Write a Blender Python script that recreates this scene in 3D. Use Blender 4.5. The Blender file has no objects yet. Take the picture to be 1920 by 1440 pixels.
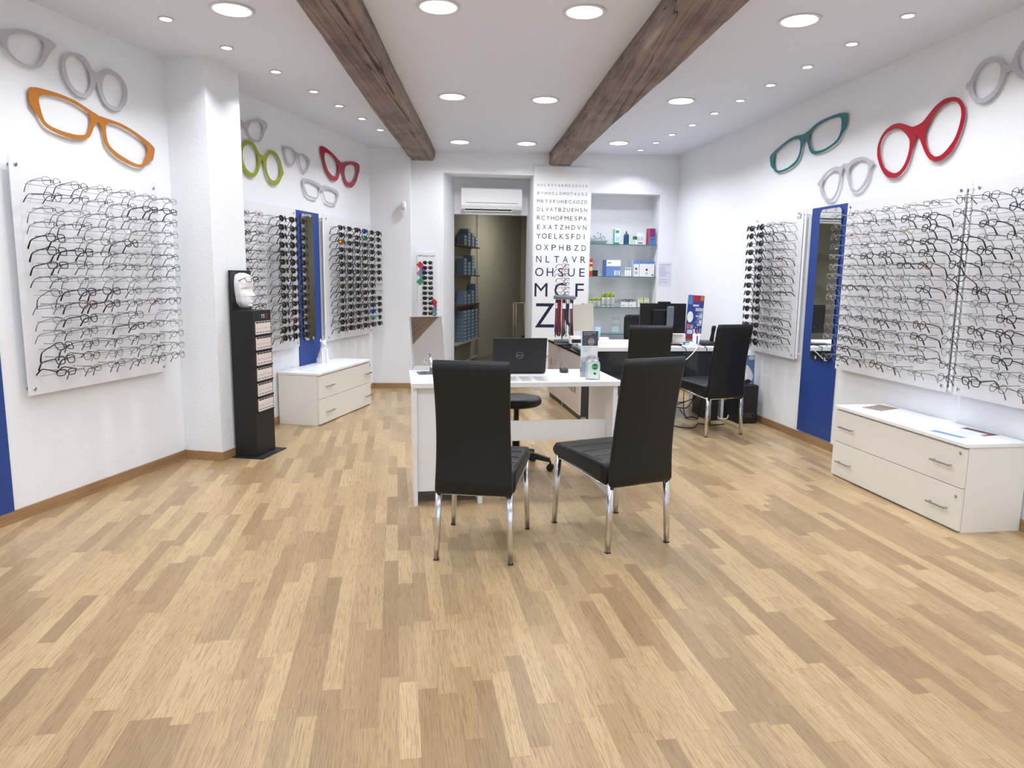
import bpy, math, random
from mathutils import Vector, Matrix
from mathutils.geometry import tessellate_polygon
R = random.Random(7)
C = bpy.context.scene.collection
S = bpy.context.scene
# ------------------------------------------------------------------ camera, light, exposure
PITCH, ROLL, CAM_H = 0.1488, 0.0131, 1.42
cam = bpy.data.objects.new('camera', bpy.data.cameras.new('camera')); C.objects.link(cam)
cam.data.sensor_width = 36; cam.data.lens = 36 * 1346.6 / 1920; cam.data.clip_start = 0.05
_U = Vector((0, math.sin(PITCH), math.cos(PITCH))); _F = Vector((0, math.cos(PITCH), -math.sin(PITCH))); _X = Vector((1, 0, 0))
_r = _X * math.cos(ROLL) + _U * math.sin(ROLL); _u = -_X * math.sin(ROLL) + _U * math.cos(ROLL)
cam.matrix_world = Matrix(((_r.x, _u.x, -_F.x, 0), (_r.y, _u.y, -_F.y, 0), (_r.z, _u.z, -_F.z, CAM_H), (0, 0, 0, 1)))
S.camera = cam
W = bpy.data.worlds.new('daylight'); S.world = W; W.use_nodes = True
W.node_tree.nodes['Background'].inputs[0].default_value = (.86, .93, 1, 1)
W.node_tree.nodes['Background'].inputs[1].default_value = 1.5
S.view_settings.view_transform = 'Standard'; S.view_settings.look = 'None'; S.view_settings.gamma = 1
S.view_settings.use_curve_mapping = False; S.view_settings.exposure = -0.08
BIG_W, SPOT_W = 10.6, 3.9            # watts of each large / small ceiling lamp (used by their builders)
def ceil_z(x): return 2.953 + .014 * x
pt = bpy.data.lights.new('window_daylight', 'AREA'); pt.shape = 'RECTANGLE'; pt.size = 6.0; pt.size_y = 2.4; pt.cycles.is_portal = True
po = bpy.data.objects.new('window_daylight', pt); C.objects.link(po); po.location = (-.1, -1.66, 1.45); po.rotation_euler = (math.radians(90), 0, 0)

# ------------------------------------------------------------------ materials
def lin(c):
    return tuple((v / 12.92 if v <= .04045 else ((v + .055) / 1.055) ** 2.4) for v in c)
def rgb(h):
    h = h.lstrip('#'); return lin(tuple(int(h[i:i + 2], 16) / 255 for i in (0, 2, 4))) + (1,)
MATS = {}
def mat(name, col='#ffffff', rough=.5, metal=0., bump=0., bscale=100., coat=0., spec=.5, alpha=1., emit=0., var=0., vscale=8., trans=0., ior=1.45):
    if name in MATS: return MATS[name]
    m = bpy.data.materials.new(name); m.use_nodes = True; nt = m.node_tree; b = nt.nodes['Principled BSDF']
    c = rgb(col); b.inputs['Base Color'].default_value = c; b.inputs['Roughness'].default_value = rough
    b.inputs['Metallic'].default_value = metal; b.inputs['Coat Weight'].default_value = coat
    b.inputs['Specular IOR Level'].default_value = spec; b.inputs['Alpha'].default_value = alpha
    b.inputs['Transmission Weight'].default_value = trans; b.inputs['IOR'].default_value = ior
    if emit: b.inputs['Emission Color'].default_value = c; b.inputs['Emission Strength'].default_value = emit
    tc = nt.nodes.new('ShaderNodeTexCoord')
    if bump:
        n = nt.nodes.new('ShaderNodeTexNoise'); n.inputs['Scale'].default_value = bscale; n.inputs['Detail'].default_value = 4
        bp = nt.nodes.new('ShaderNodeBump'); bp.inputs['Strength'].default_value = bump; bp.inputs['Distance'].default_value = .01
        nt.links.new(tc.outputs['Object'], n.inputs['Vector']); nt.links.new(n.outputs['Fac'], bp.inputs['Height']); nt.links.new(bp.outputs['Normal'], b.inputs['Normal'])
    n = nt.nodes.new('ShaderNodeTexNoise'); n.inputs['Scale'].default_value = vscale
    nt.links.new(tc.outputs['Object'], n.inputs['Vector'])
    mx = nt.nodes.new('ShaderNodeMix'); mx.data_type = 'RGBA'; k = 1 - max(var, .02)
    mx.inputs[6].default_value = c; mx.inputs[7].default_value = (c[0] * k, c[1] * k, c[2] * k, 1)
    nt.links.new(n.outputs['Fac'], mx.inputs[0]); nt.links.new(mx.outputs[2], b.inputs['Base Color'])
    MATS[name] = m; return m
def node_math(nt, op, a, b=None):
    n = nt.nodes.new('ShaderNodeMath'); n.operation = op
    for i, v in enumerate((a, b)):
        if v is None: continue
        if isinstance(v, (int, float)): n.inputs[i].default_value = v
        else: nt.links.new(v, n.inputs[i])
    return n.outputs[0]
def floor_mat():
    m = bpy.data.materials.new('oak_strip_floor'); m.use_nodes = True; nt = m.node_tree; b = nt.nodes['Principled BSDF']
    g = nt.nodes.new('ShaderNodeNewGeometry'); mp = nt.nodes.new('ShaderNodeMapping'); mp.inputs['Rotation'].default_value = (0, 0, -.160)
    nt.links.new(g.outputs['Position'], mp.inputs['Vector']); sp = nt.nodes.new('ShaderNodeSeparateXYZ'); nt.links.new(mp.outputs[0], sp.inputs[0])
    u = node_math(nt, 'DIVIDE', node_math(nt, 'ADD', sp.outputs[0], .006), .0655); row = node_math(nt, 'FLOOR', u)
    w1 = nt.nodes.new('ShaderNodeTexWhiteNoise'); w1.noise_dimensions = '1D'; nt.links.new(row, w1.inputs['W'])
    w2 = nt.nodes.new('ShaderNodeTexWhiteNoise'); w2.noise_dimensions = '1D'; nt.links.new(node_math(nt, 'ADD', row, 71.3), w2.inputs['W'])
    L = node_math(nt, 'ADD', node_math(nt, 'MULTIPLY', w2.outputs[0], .28), .40)
    v = node_math(nt, 'ADD', node_math(nt, 'DIVIDE', sp.outputs[1], L), node_math(nt, 'MULTIPLY', w1.outputs[0], 9.0)); cell = node_math(nt, 'FLOOR', v)
    cb = nt.nodes.new('ShaderNodeCombineXYZ'); nt.links.new(row, cb.inputs[0]); nt.links.new(cell, cb.inputs[1])
    w3 = nt.nodes.new('ShaderNodeTexWhiteNoise'); w3.noise_dimensions = '2D'; nt.links.new(cb.outputs[0], w3.inputs['Vector'])
    cr = nt.nodes.new('ShaderNodeValToRGB'); e = cr.color_ramp.elements
    e[0].position = 0; e[0].color = rgb('#99805f'); e[1].position = 1; e[1].color = rgb('#c2a880')
    for p, c in ((.25, '#a58c69'), (.5, '#b39974'), (.75, '#bba079')):
        x = e.new(p); x.color = rgb(c)
    nt.links.new(w3.outputs[0], cr.inputs[0])
    gv = nt.nodes.new('ShaderNodeCombineXYZ')
    nt.links.new(node_math(nt, 'ADD', node_math(nt, 'MULTIPLY', sp.outputs[0], 120.), node_math(nt, 'MULTIPLY', w3.outputs[0], 60.)), gv.inputs[0])
    nt.links.new(node_math(nt, 'MULTIPLY', sp.outputs[1], 5.), gv.inputs[1]); nt.links.new(node_math(nt, 'MULTIPLY', w3.outputs[0], 13.), gv.inputs[2])
    n1 = nt.nodes.new('ShaderNodeTexNoise'); n1.inputs['Scale'].default_value = 1.6; n1.inputs['Detail'].default_value = 3; n1.inputs['Distortion'].default_value = 1.1
    nt.links.new(gv.outputs[0], n1.inputs['Vector'])
    r1 = nt.nodes.new('ShaderNodeMapRange'); r1.inputs['From Min'].default_value = .50; r1.inputs['From Max'].default_value = .62
    nt.links.new(n1.outputs[0], r1.inputs[0])
    gv2 = nt.nodes.new('ShaderNodeCombineXYZ')
    nt.links.new(node_math(nt, 'ADD', node_math(nt, 'MULTIPLY', sp.outputs[0], 16.), node_math(nt, 'MULTIPLY', w3.outputs[0], 40.)), gv2.inputs[0])
    nt.links.new(node_math(nt, 'MULTIPLY', sp.outputs[1], 2.2), gv2.inputs[1])
    wv = nt.nodes.new('ShaderNodeTexWave'); wv.inputs['Scale'].default_value = 2.2; wv.inputs['Distortion'].default_value = 9; wv.inputs['Detail'].default_value = 2; wv.inputs['Detail Scale'].default_value = 1.2
    nt.links.new(gv2.outputs[0], wv.inputs['Vector'])
    grain = node_math(nt, 'ADD', node_math(nt, 'MULTIPLY', r1.outputs[0], .34), node_math(nt, 'MULTIPLY', wv.outputs['Fac'], .20))
    fu = node_math(nt, 'FRACT', u); fv = node_math(nt, 'FRACT', v)
    gap = node_math(nt, 'MAXIMUM', node_math(nt, 'GREATER_THAN', fv, .992), node_math(nt, 'LESS_THAN', fu, .025))
    dark = node_math(nt, 'ADD', grain, node_math(nt, 'MULTIPLY', gap, .14))
    mx = nt.nodes.new('ShaderNodeMix'); mx.data_type = 'RGBA'; mx.inputs[7].default_value = rgb('#6e5236')
    nt.links.new(dark, mx.inputs[0]); nt.links.new(cr.outputs[0], mx.inputs[6]); nt.links.new(mx.outputs[2], b.inputs['Base Color'])
    b.inputs['Roughness'].default_value = .30; b.inputs['Specular IOR Level'].default_value = .4
    bp = nt.nodes.new('ShaderNodeBump'); bp.inputs['Strength'].default_value = .06; bp.inputs['Distance'].default_value = .002
    nt.links.new(grain, bp.inputs['Height']); nt.links.new(bp.outputs[0], b.inputs['Normal'])
    return m
def wood_mat(name, cols, sx=40., sy=1.5, rough=.6, bump=.5, axis='Y', knots=False):
    m = bpy.data.materials.new(name); m.use_nodes = True; nt = m.node_tree; b = nt.nodes['Principled BSDF']
    tc = nt.nodes.new('ShaderNodeTexCoord'); mp = nt.nodes.new('ShaderNodeMapping')
    mp.inputs['Scale'].default_value = (sx, sy, sx) if axis == 'Y' else (sy, sx, sx)
    nt.links.new(tc.outputs['Object'], mp.inputs['Vector'])
    n = nt.nodes.new('ShaderNodeTexNoise'); n.inputs['Scale'].default_value = 1; n.inputs['Detail'].default_value = 8; n.inputs['Distortion'].default_value = .8
    nt.links.new(mp.outputs[0], n.inputs['Vector'])
    n2 = nt.nodes.new('ShaderNodeTexNoise'); n2.inputs['Scale'].default_value = 3.5; n2.inputs['Detail'].default_value = 3
    nt.links.new(tc.outputs['Object'], n2.inputs['Vector'])
    f = node_math(nt, 'ADD', node_math(nt, 'MULTIPLY', n.outputs[0], .6), node_math(nt, 'MULTIPLY', n2.outputs[0], .4))
    cr = nt.nodes.new('ShaderNodeValToRGB'); e = cr.color_ramp.elements
    k = len(cols); e[0].position = .36; e[0].color = rgb(cols[0]); e[1].position = .64; e[1].color = rgb(cols[-1])
    for i in range(1, k - 1):
        x = e.new(.36 + .28 * i / (k - 1)); x.color = rgb(cols[i])
    nt.links.new(f, cr.inputs[0]); out = cr.outputs[0]
    if knots:
        mp2 = nt.nodes.new('ShaderNodeMapping'); mp2.inputs['Scale'].default_value = (9, .10, 9); nt.links.new(tc.outputs['Object'], mp2.inputs['Vector'])
        n3 = nt.nodes.new('ShaderNodeTexNoise'); n3.inputs['Scale'].default_value = 1.0; n3.inputs['Detail'].default_value = 2; nt.links.new(mp2.outputs[0], n3.inputs['Vector'])
        crack = node_math(nt, 'LESS_THAN', node_math(nt, 'ABSOLUTE', node_math(nt, 'SUBTRACT', n3.outputs[0], .5)), .006)
        mx = nt.nodes.new('ShaderNodeMix'); mx.data_type = 'RGBA'; mx.inputs[7].default_value = rgb('#2a1c15')
        nt.links.new(node_math(nt, 'MULTIPLY', crack, .85), mx.inputs[0]); nt.links.new(out, mx.inputs[6]); out = mx.outputs[2]
    nt.links.new(out, b.inputs['Base Color']); b.inputs['Roughness'].default_value = rough
    bp = nt.nodes.new('ShaderNodeBump'); bp.inputs['Strength'].default_value = bump; bp.inputs['Distance'].default_value = .01
    nt.links.new(n.outputs[0], bp.inputs['Height']); nt.links.new(bp.outputs[0], b.inputs['Normal'])
    MATS[name] = m; return m
def clear_mat(name, col, gloss=.12, rough=.05, tint=.05):
    """thin clear plastic or glass: mostly see-through, a little tinted body and a gloss"""
    m = bpy.data.materials.new(name); m.use_nodes = True; nt = m.node_tree; nt.nodes.clear()
    o = nt.nodes.new('ShaderNodeOutputMaterial'); t = nt.nodes.new('ShaderNodeBsdfTransparent'); g = nt.nodes.new('ShaderNodeBsdfGlossy'); d = nt.nodes.new('ShaderNodeBsdfDiffuse')
    g.inputs['Roughness'].default_value = rough; d.inputs['Color'].default_value = rgb(col)
    m1 = nt.nodes.new('ShaderNodeMixShader'); m1.inputs[0].default_value = tint; nt.links.new(t.outputs[0], m1.inputs[1]); nt.links.new(d.outputs[0], m1.inputs[2])
    fr = nt.nodes.new('ShaderNodeFresnel'); fr.inputs[0].default_value = 1.45
    k = node_math(nt, 'ADD', node_math(nt, 'MULTIPLY', fr.outputs[0], .6), gloss * .3)
    m2 = nt.nodes.new('ShaderNodeMixShader'); nt.links.new(k, m2.inputs[0]); nt.links.new(m1.outputs[0], m2.inputs[1]); nt.links.new(g.outputs[0], m2.inputs[2])
    nt.links.new(m2.outputs[0], o.inputs[0]); MATS[name] = m; return m
M_floor = floor_mat()
M_wall = mat('white_wall_paint', '#eef0f5', .85, bump=.15, bscale=90)
M_stucco = mat('white_stucco', '#eff1f6', .9, bump=.22, bscale=60)
M_ceil = mat('ceiling_paint', '#e6eaf6', .8)
M_store = mat('store_room_plaster', '#b9b5a8', .9, var=.25, vscale=1.5)
M_storef = mat('store_room_floor', '#6b6761', .7)
M_beam = wood_mat('old_beam_wood', ['#66544b', '#7b6960', '#8c7d76', '#987c68'], 34, .7, .75, .45, 'Y', True)
M_base = wood_mat('baseboard_oak', ['#8a6a48', '#9c7b57', '#a8875f'], 60, 2, .45, .1, 'X')
M_white = mat('white_laminate', '#f1f1f3', .3)
M_cream = mat('cream_laminate', '#e9e6df', .35)
M_gloss = mat('white_gloss', '#f4f5f8', .12, coat=.5)
M_blue = mat('blue_panel', '#27448c', .45)
M_black = mat('black_leather', '#101114', .42, bump=.06, bscale=300)
M_blackp = mat('black_plastic', '#151517', .35)
M_blackm = mat('matt_black_card', '#1b1b1c', .55)
M_chrome = mat('chrome', '#dfe1e4', .2, 1.)
M_steel = mat('brushed_steel', '#b9bbbd', .3, 1.)
M_mirror = mat('mirror_glass', '#f5f7f7', .01, 1.)
M_strip = mat('white_strip', '#f2f2f5', .6)
M_acryl = mat('frosted_acrylic', '#eaeaef', .4)
M_rod = clear_mat('clear_rod', '#8f9096', .3, .1, .55)
M_lens = clear_mat('clear_lens', '#eef2f4', .02, .02, .0)
M_glass = clear_mat('shelf_glass', '#9fc4bd', .3, .02, .28)
M_edge = mat('glass_edge', '#2f7f74', .2)
M_clearp = clear_mat('clear_plastic', '#d5dde2', .4, .05, .3)
M_dark = mat('dark_frame', '#17171a', .3)
M_gun = mat('gunmetal', '#4a4a4f', .3, .7)
M_gold = mat('pale_gold', '#9a8a68', .3, .8)
M_silver = mat('silver_frame', '#8d8f94', .3, .8)
M_tort = mat('tortoise', '#4a2e1c', .3)
M_navy = mat('navy_frame', '#20264d', .3)
M_redf = mat('dark_red_frame', '#7b2430', .3)
M_crystal = mat('crystal_frame', '#c9cacc', .15, alpha=.55)
M_sunl = mat('sun_lens', '#2b2a28', .12)
M_sbrown = mat('brown_sun_lens', '#382c25', .12)
M_sblue = mat('blue_mirror_lens', '#2344c8', .08, .5)
M_sgreen = mat('green_mirror_lens', '#2f9a76', .08, .5)
M_sorange = mat('orange_mirror_lens', '#e08a1c', .08, .5)
M_text = mat('ink_navy', '#1d1f3d', .5)
M_ink = mat('ink_black', '#151515', .5)
M_grey = mat('grey_plastic', '#7c7e84', .4)
M_lamp = mat('lamp_diffuser', '#ffffff', .5, emit=9.)
M_trim = mat('lamp_trim', '#d9dade', .35)

# ------------------------------------------------------------------ mesh building
class MB:
    def __init__(s): s.v = []; s.f = []; s.mi = []; s.cur = 0
    def add(s, V, F):
        o = len(s.v); s.v += [tuple(p) for p in V]; s.f += [tuple(i + o for i in f) for f in F]; s.mi += [s.cur] * len(F); return s
    def box(s, x0, x1, y0, y1, z0, z1):
        V = [(x, y, z) for z in (z0, z1) for y in (y0, y1) for x in (x0, x1)]
        return s.add(V, [(0, 2, 3, 1), (4, 5, 7, 6), (0, 1, 5, 4), (2, 6, 7, 3), (0, 4, 6, 2), (1, 3, 7, 5)])
    def prism(s, P, z0, z1):
        n = len(P); V = [(x, y, z0) for x, y in P] + [(x, y, z1) for x, y in P]
        return s.add(V, [tuple(range(n))[::-1], tuple(range(n, 2 * n))] + [(i, (i + 1) % n, n + (i + 1) % n, n + i) for i in range(n)])
    def loft(s, rings, cap=True, close=True):
        n = len(rings[0]); V = [p for r in rings for p in r]; F = []
        for k in range(len(rings) - 1):
            for i in range(n if close else n - 1):
                j = (i + 1) % n; F.append((k * n + i, k * n + j, (k + 1) * n + j, (k + 1) * n + i))
        if cap: F.append(tuple(range(n))[::-1]); F.append(tuple((len(rings) - 1) * n + i for i in range(n)))
        return s.add(V, F)
    def tube(s, P, r, n=8, closed=False):
        P = [Vector(p) for p in P]; rings = []; m = len(P); rs = r if isinstance(r, (list, tuple)) else [r] * m; up = None
        for i, p in enumerate(P):
            a = P[i - 1] if (i > 0 or closed) else p; b = P[(i + 1) % m] if (i < m - 1 or closed) else p
            d = (b - a).normalized()
            if up is None: up = Vector((0, 0, 1)) if abs(d.z) < .9 else Vector((1, 0, 0))
            x = d.cross(up); x = x.normalized() if x.length > 1e-5 else Vector((1, 0, 0)); y = x.cross(d).normalized(); up = y
            rings.append([tuple(p + x * math.cos(t) * rs[i] + y * math.sin(t) * rs[i]) for t in (2 * math.pi * k / n + math.pi / n for k in range(n))])
        if closed: rings.append(rings[0])
        return s.loft(rings, cap=not closed)
    def cyl(s, x, y, z0, z1, r, n=24, r2=None):
        r2 = r if r2 is None else r2
        return s.loft([[(x + q * math.cos(2 * math.pi * k / n), y + q * math.sin(2 * math.pi * k / n), z) for k in range(n)] for z, q in ((z0, r), (z1, r2))])
    def lathe(s, x, y, prof, n=28):
        return s.loft([[(x + q * math.cos(2 * math.pi * k / n), y + q * math.sin(2 * math.pi * k / n), z) for k in range(n)] for q, z in prof])
    def shape(s, outer, holes, y0, y1):
        """polygon with holes in the x,z plane, thick from y0 (front) to y1"""
        loops = [[Vector((x, z, 0)) for x, z in outer]] + [[Vector((x, z, 0)) for x, z in h] for h in holes]
        T = tessellate_polygon(loops); flat = [p for l in loops for p in l]; n = len(flat)
        V = [(p.x, y0, p.y) for p in flat] + [(p.x, y1, p.y) for p in flat]
        F = [tuple(t) for t in T] + [tuple(i + n for i in t)[::-1] for t in T]; o = 0
        for l in loops:
            k = len(l); F += [(o + i, o + (i + 1) % k, n + o + (i + 1) % k, n + o + i) for i in range(k)]; o += k
        return s.add(V, F)
    def mesh(s, name, mats, smooth=False):
        me = bpy.data.meshes.new(name); me.from_pydata(s.v, [], s.f)
        for m in (mats if isinstance(mats, (list, tuple)) else [mats]): me.materials.append(m)
        for p, i in zip(me.polygons, s.mi): p.material_index = i; p.use_smooth = smooth
        import bmesh
        b = bmesh.new(); b.from_mesh(me); bmesh.ops.recalc_face_normals(b, faces=b.faces); b.to_mesh(me); b.free()
        return me
    def build(s, name, mats, parent=None, smooth=False, bevel=0, seg=2, loc=None, rot=None):
        o = bpy.data.objects.new(name, s.mesh(name, mats, smooth)); C.objects.link(o)
        if parent: o.parent = parent
        if loc: o.location = loc
        if rot: o.rotation_euler = rot
        if bevel:
            m = o.modifiers.new('bevel', 'BEVEL'); m.width = bevel; m.segments = seg; m.limit_method = 'ANGLE'
            if smooth:
                pass
        return o
def ob(name, me, parent=None, loc=(0, 0, 0), rot=(0, 0, 0)):
    o = bpy.data.objects.new(name, me); C.objects.link(o); o.parent = parent; o.location = loc; o.rotation_euler = rot; return o
def tag(o, label, cat, group=None, kind=None):
    o['label'] = label; o['category'] = cat
    if group: o['group'] = group
    if kind: o['kind'] = kind
    return o
def thing(name, label, cat, loc=(0, 0, 0), rz=0, group=None):
    o = bpy.data.objects.new(name, None); C.objects.link(o); o.empty_display_size = .05
    o.location = loc; o.rotation_euler = (0, 0, rz); return tag(o, label, cat, group)
def struct(name, mb, m, loc=(0, 0, 0), rz=0, smooth=False):
    o = mb.build(name, m, None, smooth, loc=loc, rot=(0, 0, rz)); o['kind'] = 'structure'; return o
def rrect(w, d, r, n=4, cx=0, cy=0):
    P = []
    for sx, sy, a0 in ((1, 1, 0), (-1, 1, 90), (-1, -1, 180), (1, -1, 270)):
        for k in range(n + 1):
            a = math.radians(a0 + 90 * k / n); P.append((cx + sx * (w / 2 - r) + r * math.cos(a), cy + sy * (d / 2 - r) + r * math.sin(a)))
    return P
def text_mb(body, cap, x, z, width=None, align='left', depth=.0008, font_bold=0.):
    """flat lettering standing in the local x,z plane, facing -y, cap height `cap`; returns an MB"""
    cu = bpy.data.curves.new('lettering', 'FONT'); cu.body = body; cu.size = 1; cu.extrude = 0; cu.offset = font_bold; cu.resolution_u = 3
    o = bpy.data.objects.new('lettering', cu); C.objects.link(o)
    me = o.to_mesh()
    V = [v.co.copy() for v in me.vertices]; F = [tuple(p.vertices) for p in me.polygons]
    o.to_mesh_clear(); bpy.data.objects.remove(o); bpy.data.curves.remove(cu)
    mb = MB()
    if not V: return mb
    k = cap / .73; x0 = min(v.x for v in V); x1 = max(v.x for v in V); kx = k if width is None else width / (x1 - x0)
    wd = (x1 - x0) * kx; ox = {'left': 0, 'center': -wd / 2, 'right': -wd}[align]
    return mb.add([(x + ox + (v.x - x0) * kx, -depth, z + v.y * k) for v in V], F)
def join(*ms):
    r = MB()
    for m in ms: r.add(m.v, m.f)
    return r
ORD = ['top', 'second', 'third', 'fourth', 'fifth', 'sixth', 'seventh', 'eighth', 'ninth', 'tenth', 'eleventh', 'twelfth', 'thirteenth', 'fourteenth', 'bottom']
NTH = ['first', 'second', 'third', 'fourth', 'fifth', 'sixth', 'seventh']

# wall frames: local x runs to the right along the wall as one faces it, y goes into the wall, z is up
AL, AR = .208, -.1491
LW = ((-2.84, 3.832, 0), math.pi / 2 - AL)
RW = ((2.60, 6.43, 0), -(math.pi / 2 + AR))
BW = ((-1.25, 9.2, 0), math.atan(.115))
def wp(F, x, y=0, z=0):
    c, s = math.cos(F[1]), math.sin(F[1]); return (F[0][0] + x * c - y * s, F[0][1] + x * s + y * c, z)

def RX(x): return 5.973 + (x - 5.980) * 1.0143   # right-wall positions
# ------------------------------------------------------------------ the room
struct('floor', MB().prism([(-4.6, -1.9), (4.6, -1.9), (4.0, 9.72), (-.05, 9.72), (-.05, 9.4), (-1.0, 9.4), (-3, 9.4)], -.1, 0), M_floor)
struct('floor_storage', MB().prism([(-2.2, 9.4), (-.05, 9.4), (-.05, 9.72), (4.0, 9.72), (4, 16), (-2.2, 16)], -.1, -.001), M_storef)
b = MB(); P = [(-4.6, -1.9), (4.6, -1.9), (4.6, 10.4), (-3, 10.4)]
b.add([(x, y, ceil_z(x)) for x, y in P] + [(x, y, ceil_z(x) + .1) for x, y in P], [(0, 1, 2, 3), (4, 7, 6, 5), (0, 4, 5, 1), (1, 5, 6, 2), (2, 6, 7, 3), (3, 7, 4, 0)])
struct('ceiling', b, M_ceil)
struct('ceiling_storage', MB().prism([(-2.2, 9.83), (4, 9.83), (4, 16), (-2.2, 16)], 2.7, 2.8), M_store)
struct('wall_left', MB().box(-5.7, 5.25, 0, .25, 0, 3.1), M_stucco, *LW)
struct('wall_pillar', MB().box(1.5946, 2.02, -.3185, .01, 0, 3.1), M_stucco, *LW)
struct('wall_right', MB().box(-3.5, 8.2, 0, .25, 0, 3.2), M_wall, *RW)
struct('wall_back_left', MB().box(-.4, .49, 0, .35, 0, 3.1), M_wall, (-1.758, 8.963, 0), math.atan(.066))
b = MB()
b.prism([(-.3, 0), (.363, 0), (.515, .5), (.515, .62), (-.3, .62)], 0, 3.1)
b.prism([(.363, 0), (1.5, 0), (1.502, .5), (.515, .5)], 2.685, 3.1)
b.box(.515, 1.502, .5, .62, 2.23, 3.1); b.box(1.5, 2.25, 0, .62, 0, 3.1)
b.box(2.25, 3.158, 0, .62, 2.49, 3.1); b.box(2.25, 3.158, 0, .62, 0, .58); b.box(2.25, 3.158, .3, .62, .58, 2.49); b.box(3.158, 3.75, 0, .62, 0, 3.1)
struct('wall_back', b, M_wall, *BW)
b = MB(); b.box(-4.1, -3.0, 0, .15, 0, 3.1); b.box(3.0, 4.3, 0, .15, 0, 3.1); b.box(-3, 3, 0, .15, 2.6, 3.1); b.box(-3, 3, 0, .15, 0, .3)
struct('wall_front', b, M_wall, (0, -1.75, 0))
# storage room behind the opening
b = MB(); b.prism([(-1.14, 9.7), (-.62, 12.35), (.25, 14.9), (.1, 15.0), (-.75, 12.4), (-1.35, 9.7)], 0, 2.75); struct('wall_storage_left', b, M_store)
struct('wall_storage_back', MB().box(-.2, 3.5, 14.6, 14.75, 0, 2.75), M_store)
struct('wall_storage_right', MB().prism([(.55, 9.95), (.7, 9.95), (1.9, 14.7), (1.7, 14.7)], 0, 2.75), M_store)
# baseboards
def baseboard(n, F, x0, x1, y=0): struct(n, MB().box(x0, x1, y - .014, y, 0, .068), M_base, *F)
baseboard('baseboard_left', LW, -5.6, 1.5946)
struct('baseboard_pillar', join(MB().box(1.5806, 2.03, -.3325, -.3185, 0, .068), MB().box(1.5806, 1.5946, -.3185, 0, 0, .068)), M_base, *LW)
baseboard('baseboard_back_left_wall', LW, 2.02, 5.24)
struct('baseboard_back', MB().box(.0, .5, -.014, 0, 0, .068), M_base, (-1.758, 8.963, 0), math.atan(.066))
baseboard('baseboard_right', RW, -3.2, 8)
baseboard('baseboard_back_wall', BW, 0, .363); baseboard('baseboard_corner', BW, 2.25, 3.36)
# painted/mounted blue panels
def blue_panel(F, x0, x1, label, z0=.08):
    o = MB().box(x0, x1, -.012, -.001, z0, 2.035).build('wall_panel', M_blue, None, loc=F[0], rot=(0, 0, F[1])); return tag(o, label, 'wall panel')
blue_panel(LW, 3.40, 3.875, 'tall blue panel on left wall holding a mirror, behind the white sculpture'.replace('cat-like ', ''), .07)
blue_panel(LW, -.42, .088, 'blue panel cut by the left edge of the photo, near the floor', .045)
blue_panel(RW, RX(.118), RX(.62), 'tall blue panel on right wall holding a mirror', .08)
# beams
def beam(name, x0, x1, y0, y1, sl0, sl1, label, seed, zb=2.802):
    """x0/x1: left and right bottom edge at y=4; sl: drift in x per metre of y"""
    rr = random.Random(seed); rings = []; N = 90
    ph = [rr.uniform(0, 6) for _ in range(8)]
    for k in range(N + 1):
        y = y0 + (y1 - y0) * k / N; d = y - 4
        wob = lambda i, a: a * (math.sin(y * 1.3 + ph[i]) + .3 * math.sin(y * 5.3 + ph[i] * 2) + .2 * rr.uniform(-1, 1))
        L = x0 + sl0 * d + wob(0, .006); Rr = x1 + sl1 * d + wob(1, .006); z = zb + .0035 * d + wob(2, .004)
        c = .026 + wob(3, .010); c2 = .032 + wob(4, .013); zt = 3.02
        ring = [(L - .004, zt), (L, z + .09), (L + wob(5, .003), z + c), (L + c * .4, z + c * .35), (L + c, z)]
        for q in range(1, 6): ring.append((L + c + (Rr - L - c - c2) * q / 6, z + rr.uniform(-.0015, .0015)))
        ring += [(Rr - c2, z), (Rr - c2 * .4, z + c2 * .4), (Rr, z + c2), (Rr + .006, z + .09), (Rr + .008, zt)]
        rings.append([(px, y, pz) for px, pz in ring])
    o = MB().loft(rings).build(name, M_beam, None, True)
    return tag(o, label, 'beam')
beam('ceiling_beam', -1.157, -.866, -1.5, 9.3, -.028, -.025, 'rustic brown wooden ceiling beam on the left, ending above the back wall', 3)
beam('ceiling_beam', .838, 1.172, -1.5, 9.47, -.075, -.084, 'rustic brown wooden ceiling beam on the right, ending above the eye chart', 5)

# ceiling lamps
def lamp_proto(nm, rt, rl, label, grp, P, power, spread, glow):
    x, y = P; z = ceil_z(x)
    t = thing(nm, label, 'ceiling light', (x, y, z), 0, grp)
    if grp not in PROTO:
        a = MB().lathe(0, 0, [(rl, -.001), (rl, -.006), (rt * .96, -.009), (rt, -.005), (rt, -.0005), (rl, -.0005)], 40)
        d = MB().cyl(0, 0, -.0045, -.0008, rl, 40)
        L = bpy.data.lights.new(nm, 'AREA'); L.shape = 'DISK'; L.size = rl * 2; L.energy = power; L.color = glow; L.spread = math.radians(spread)
        PROTO[grp] = (a.mesh('trim_ring', M_trim, True), d.mesh('diffuser', M_lamp), L)
    a, d, L = PROTO[grp]
    ob('trim_ring', a, t); ob('diffuser', d, t); ob('bulb', L, t, (0, 0, -.012))
PROTO = {}
G1, G2, G3 = 'large round ceiling downlights', 'small spotlights along the left wall', 'small spotlights along the right wall'
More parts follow.
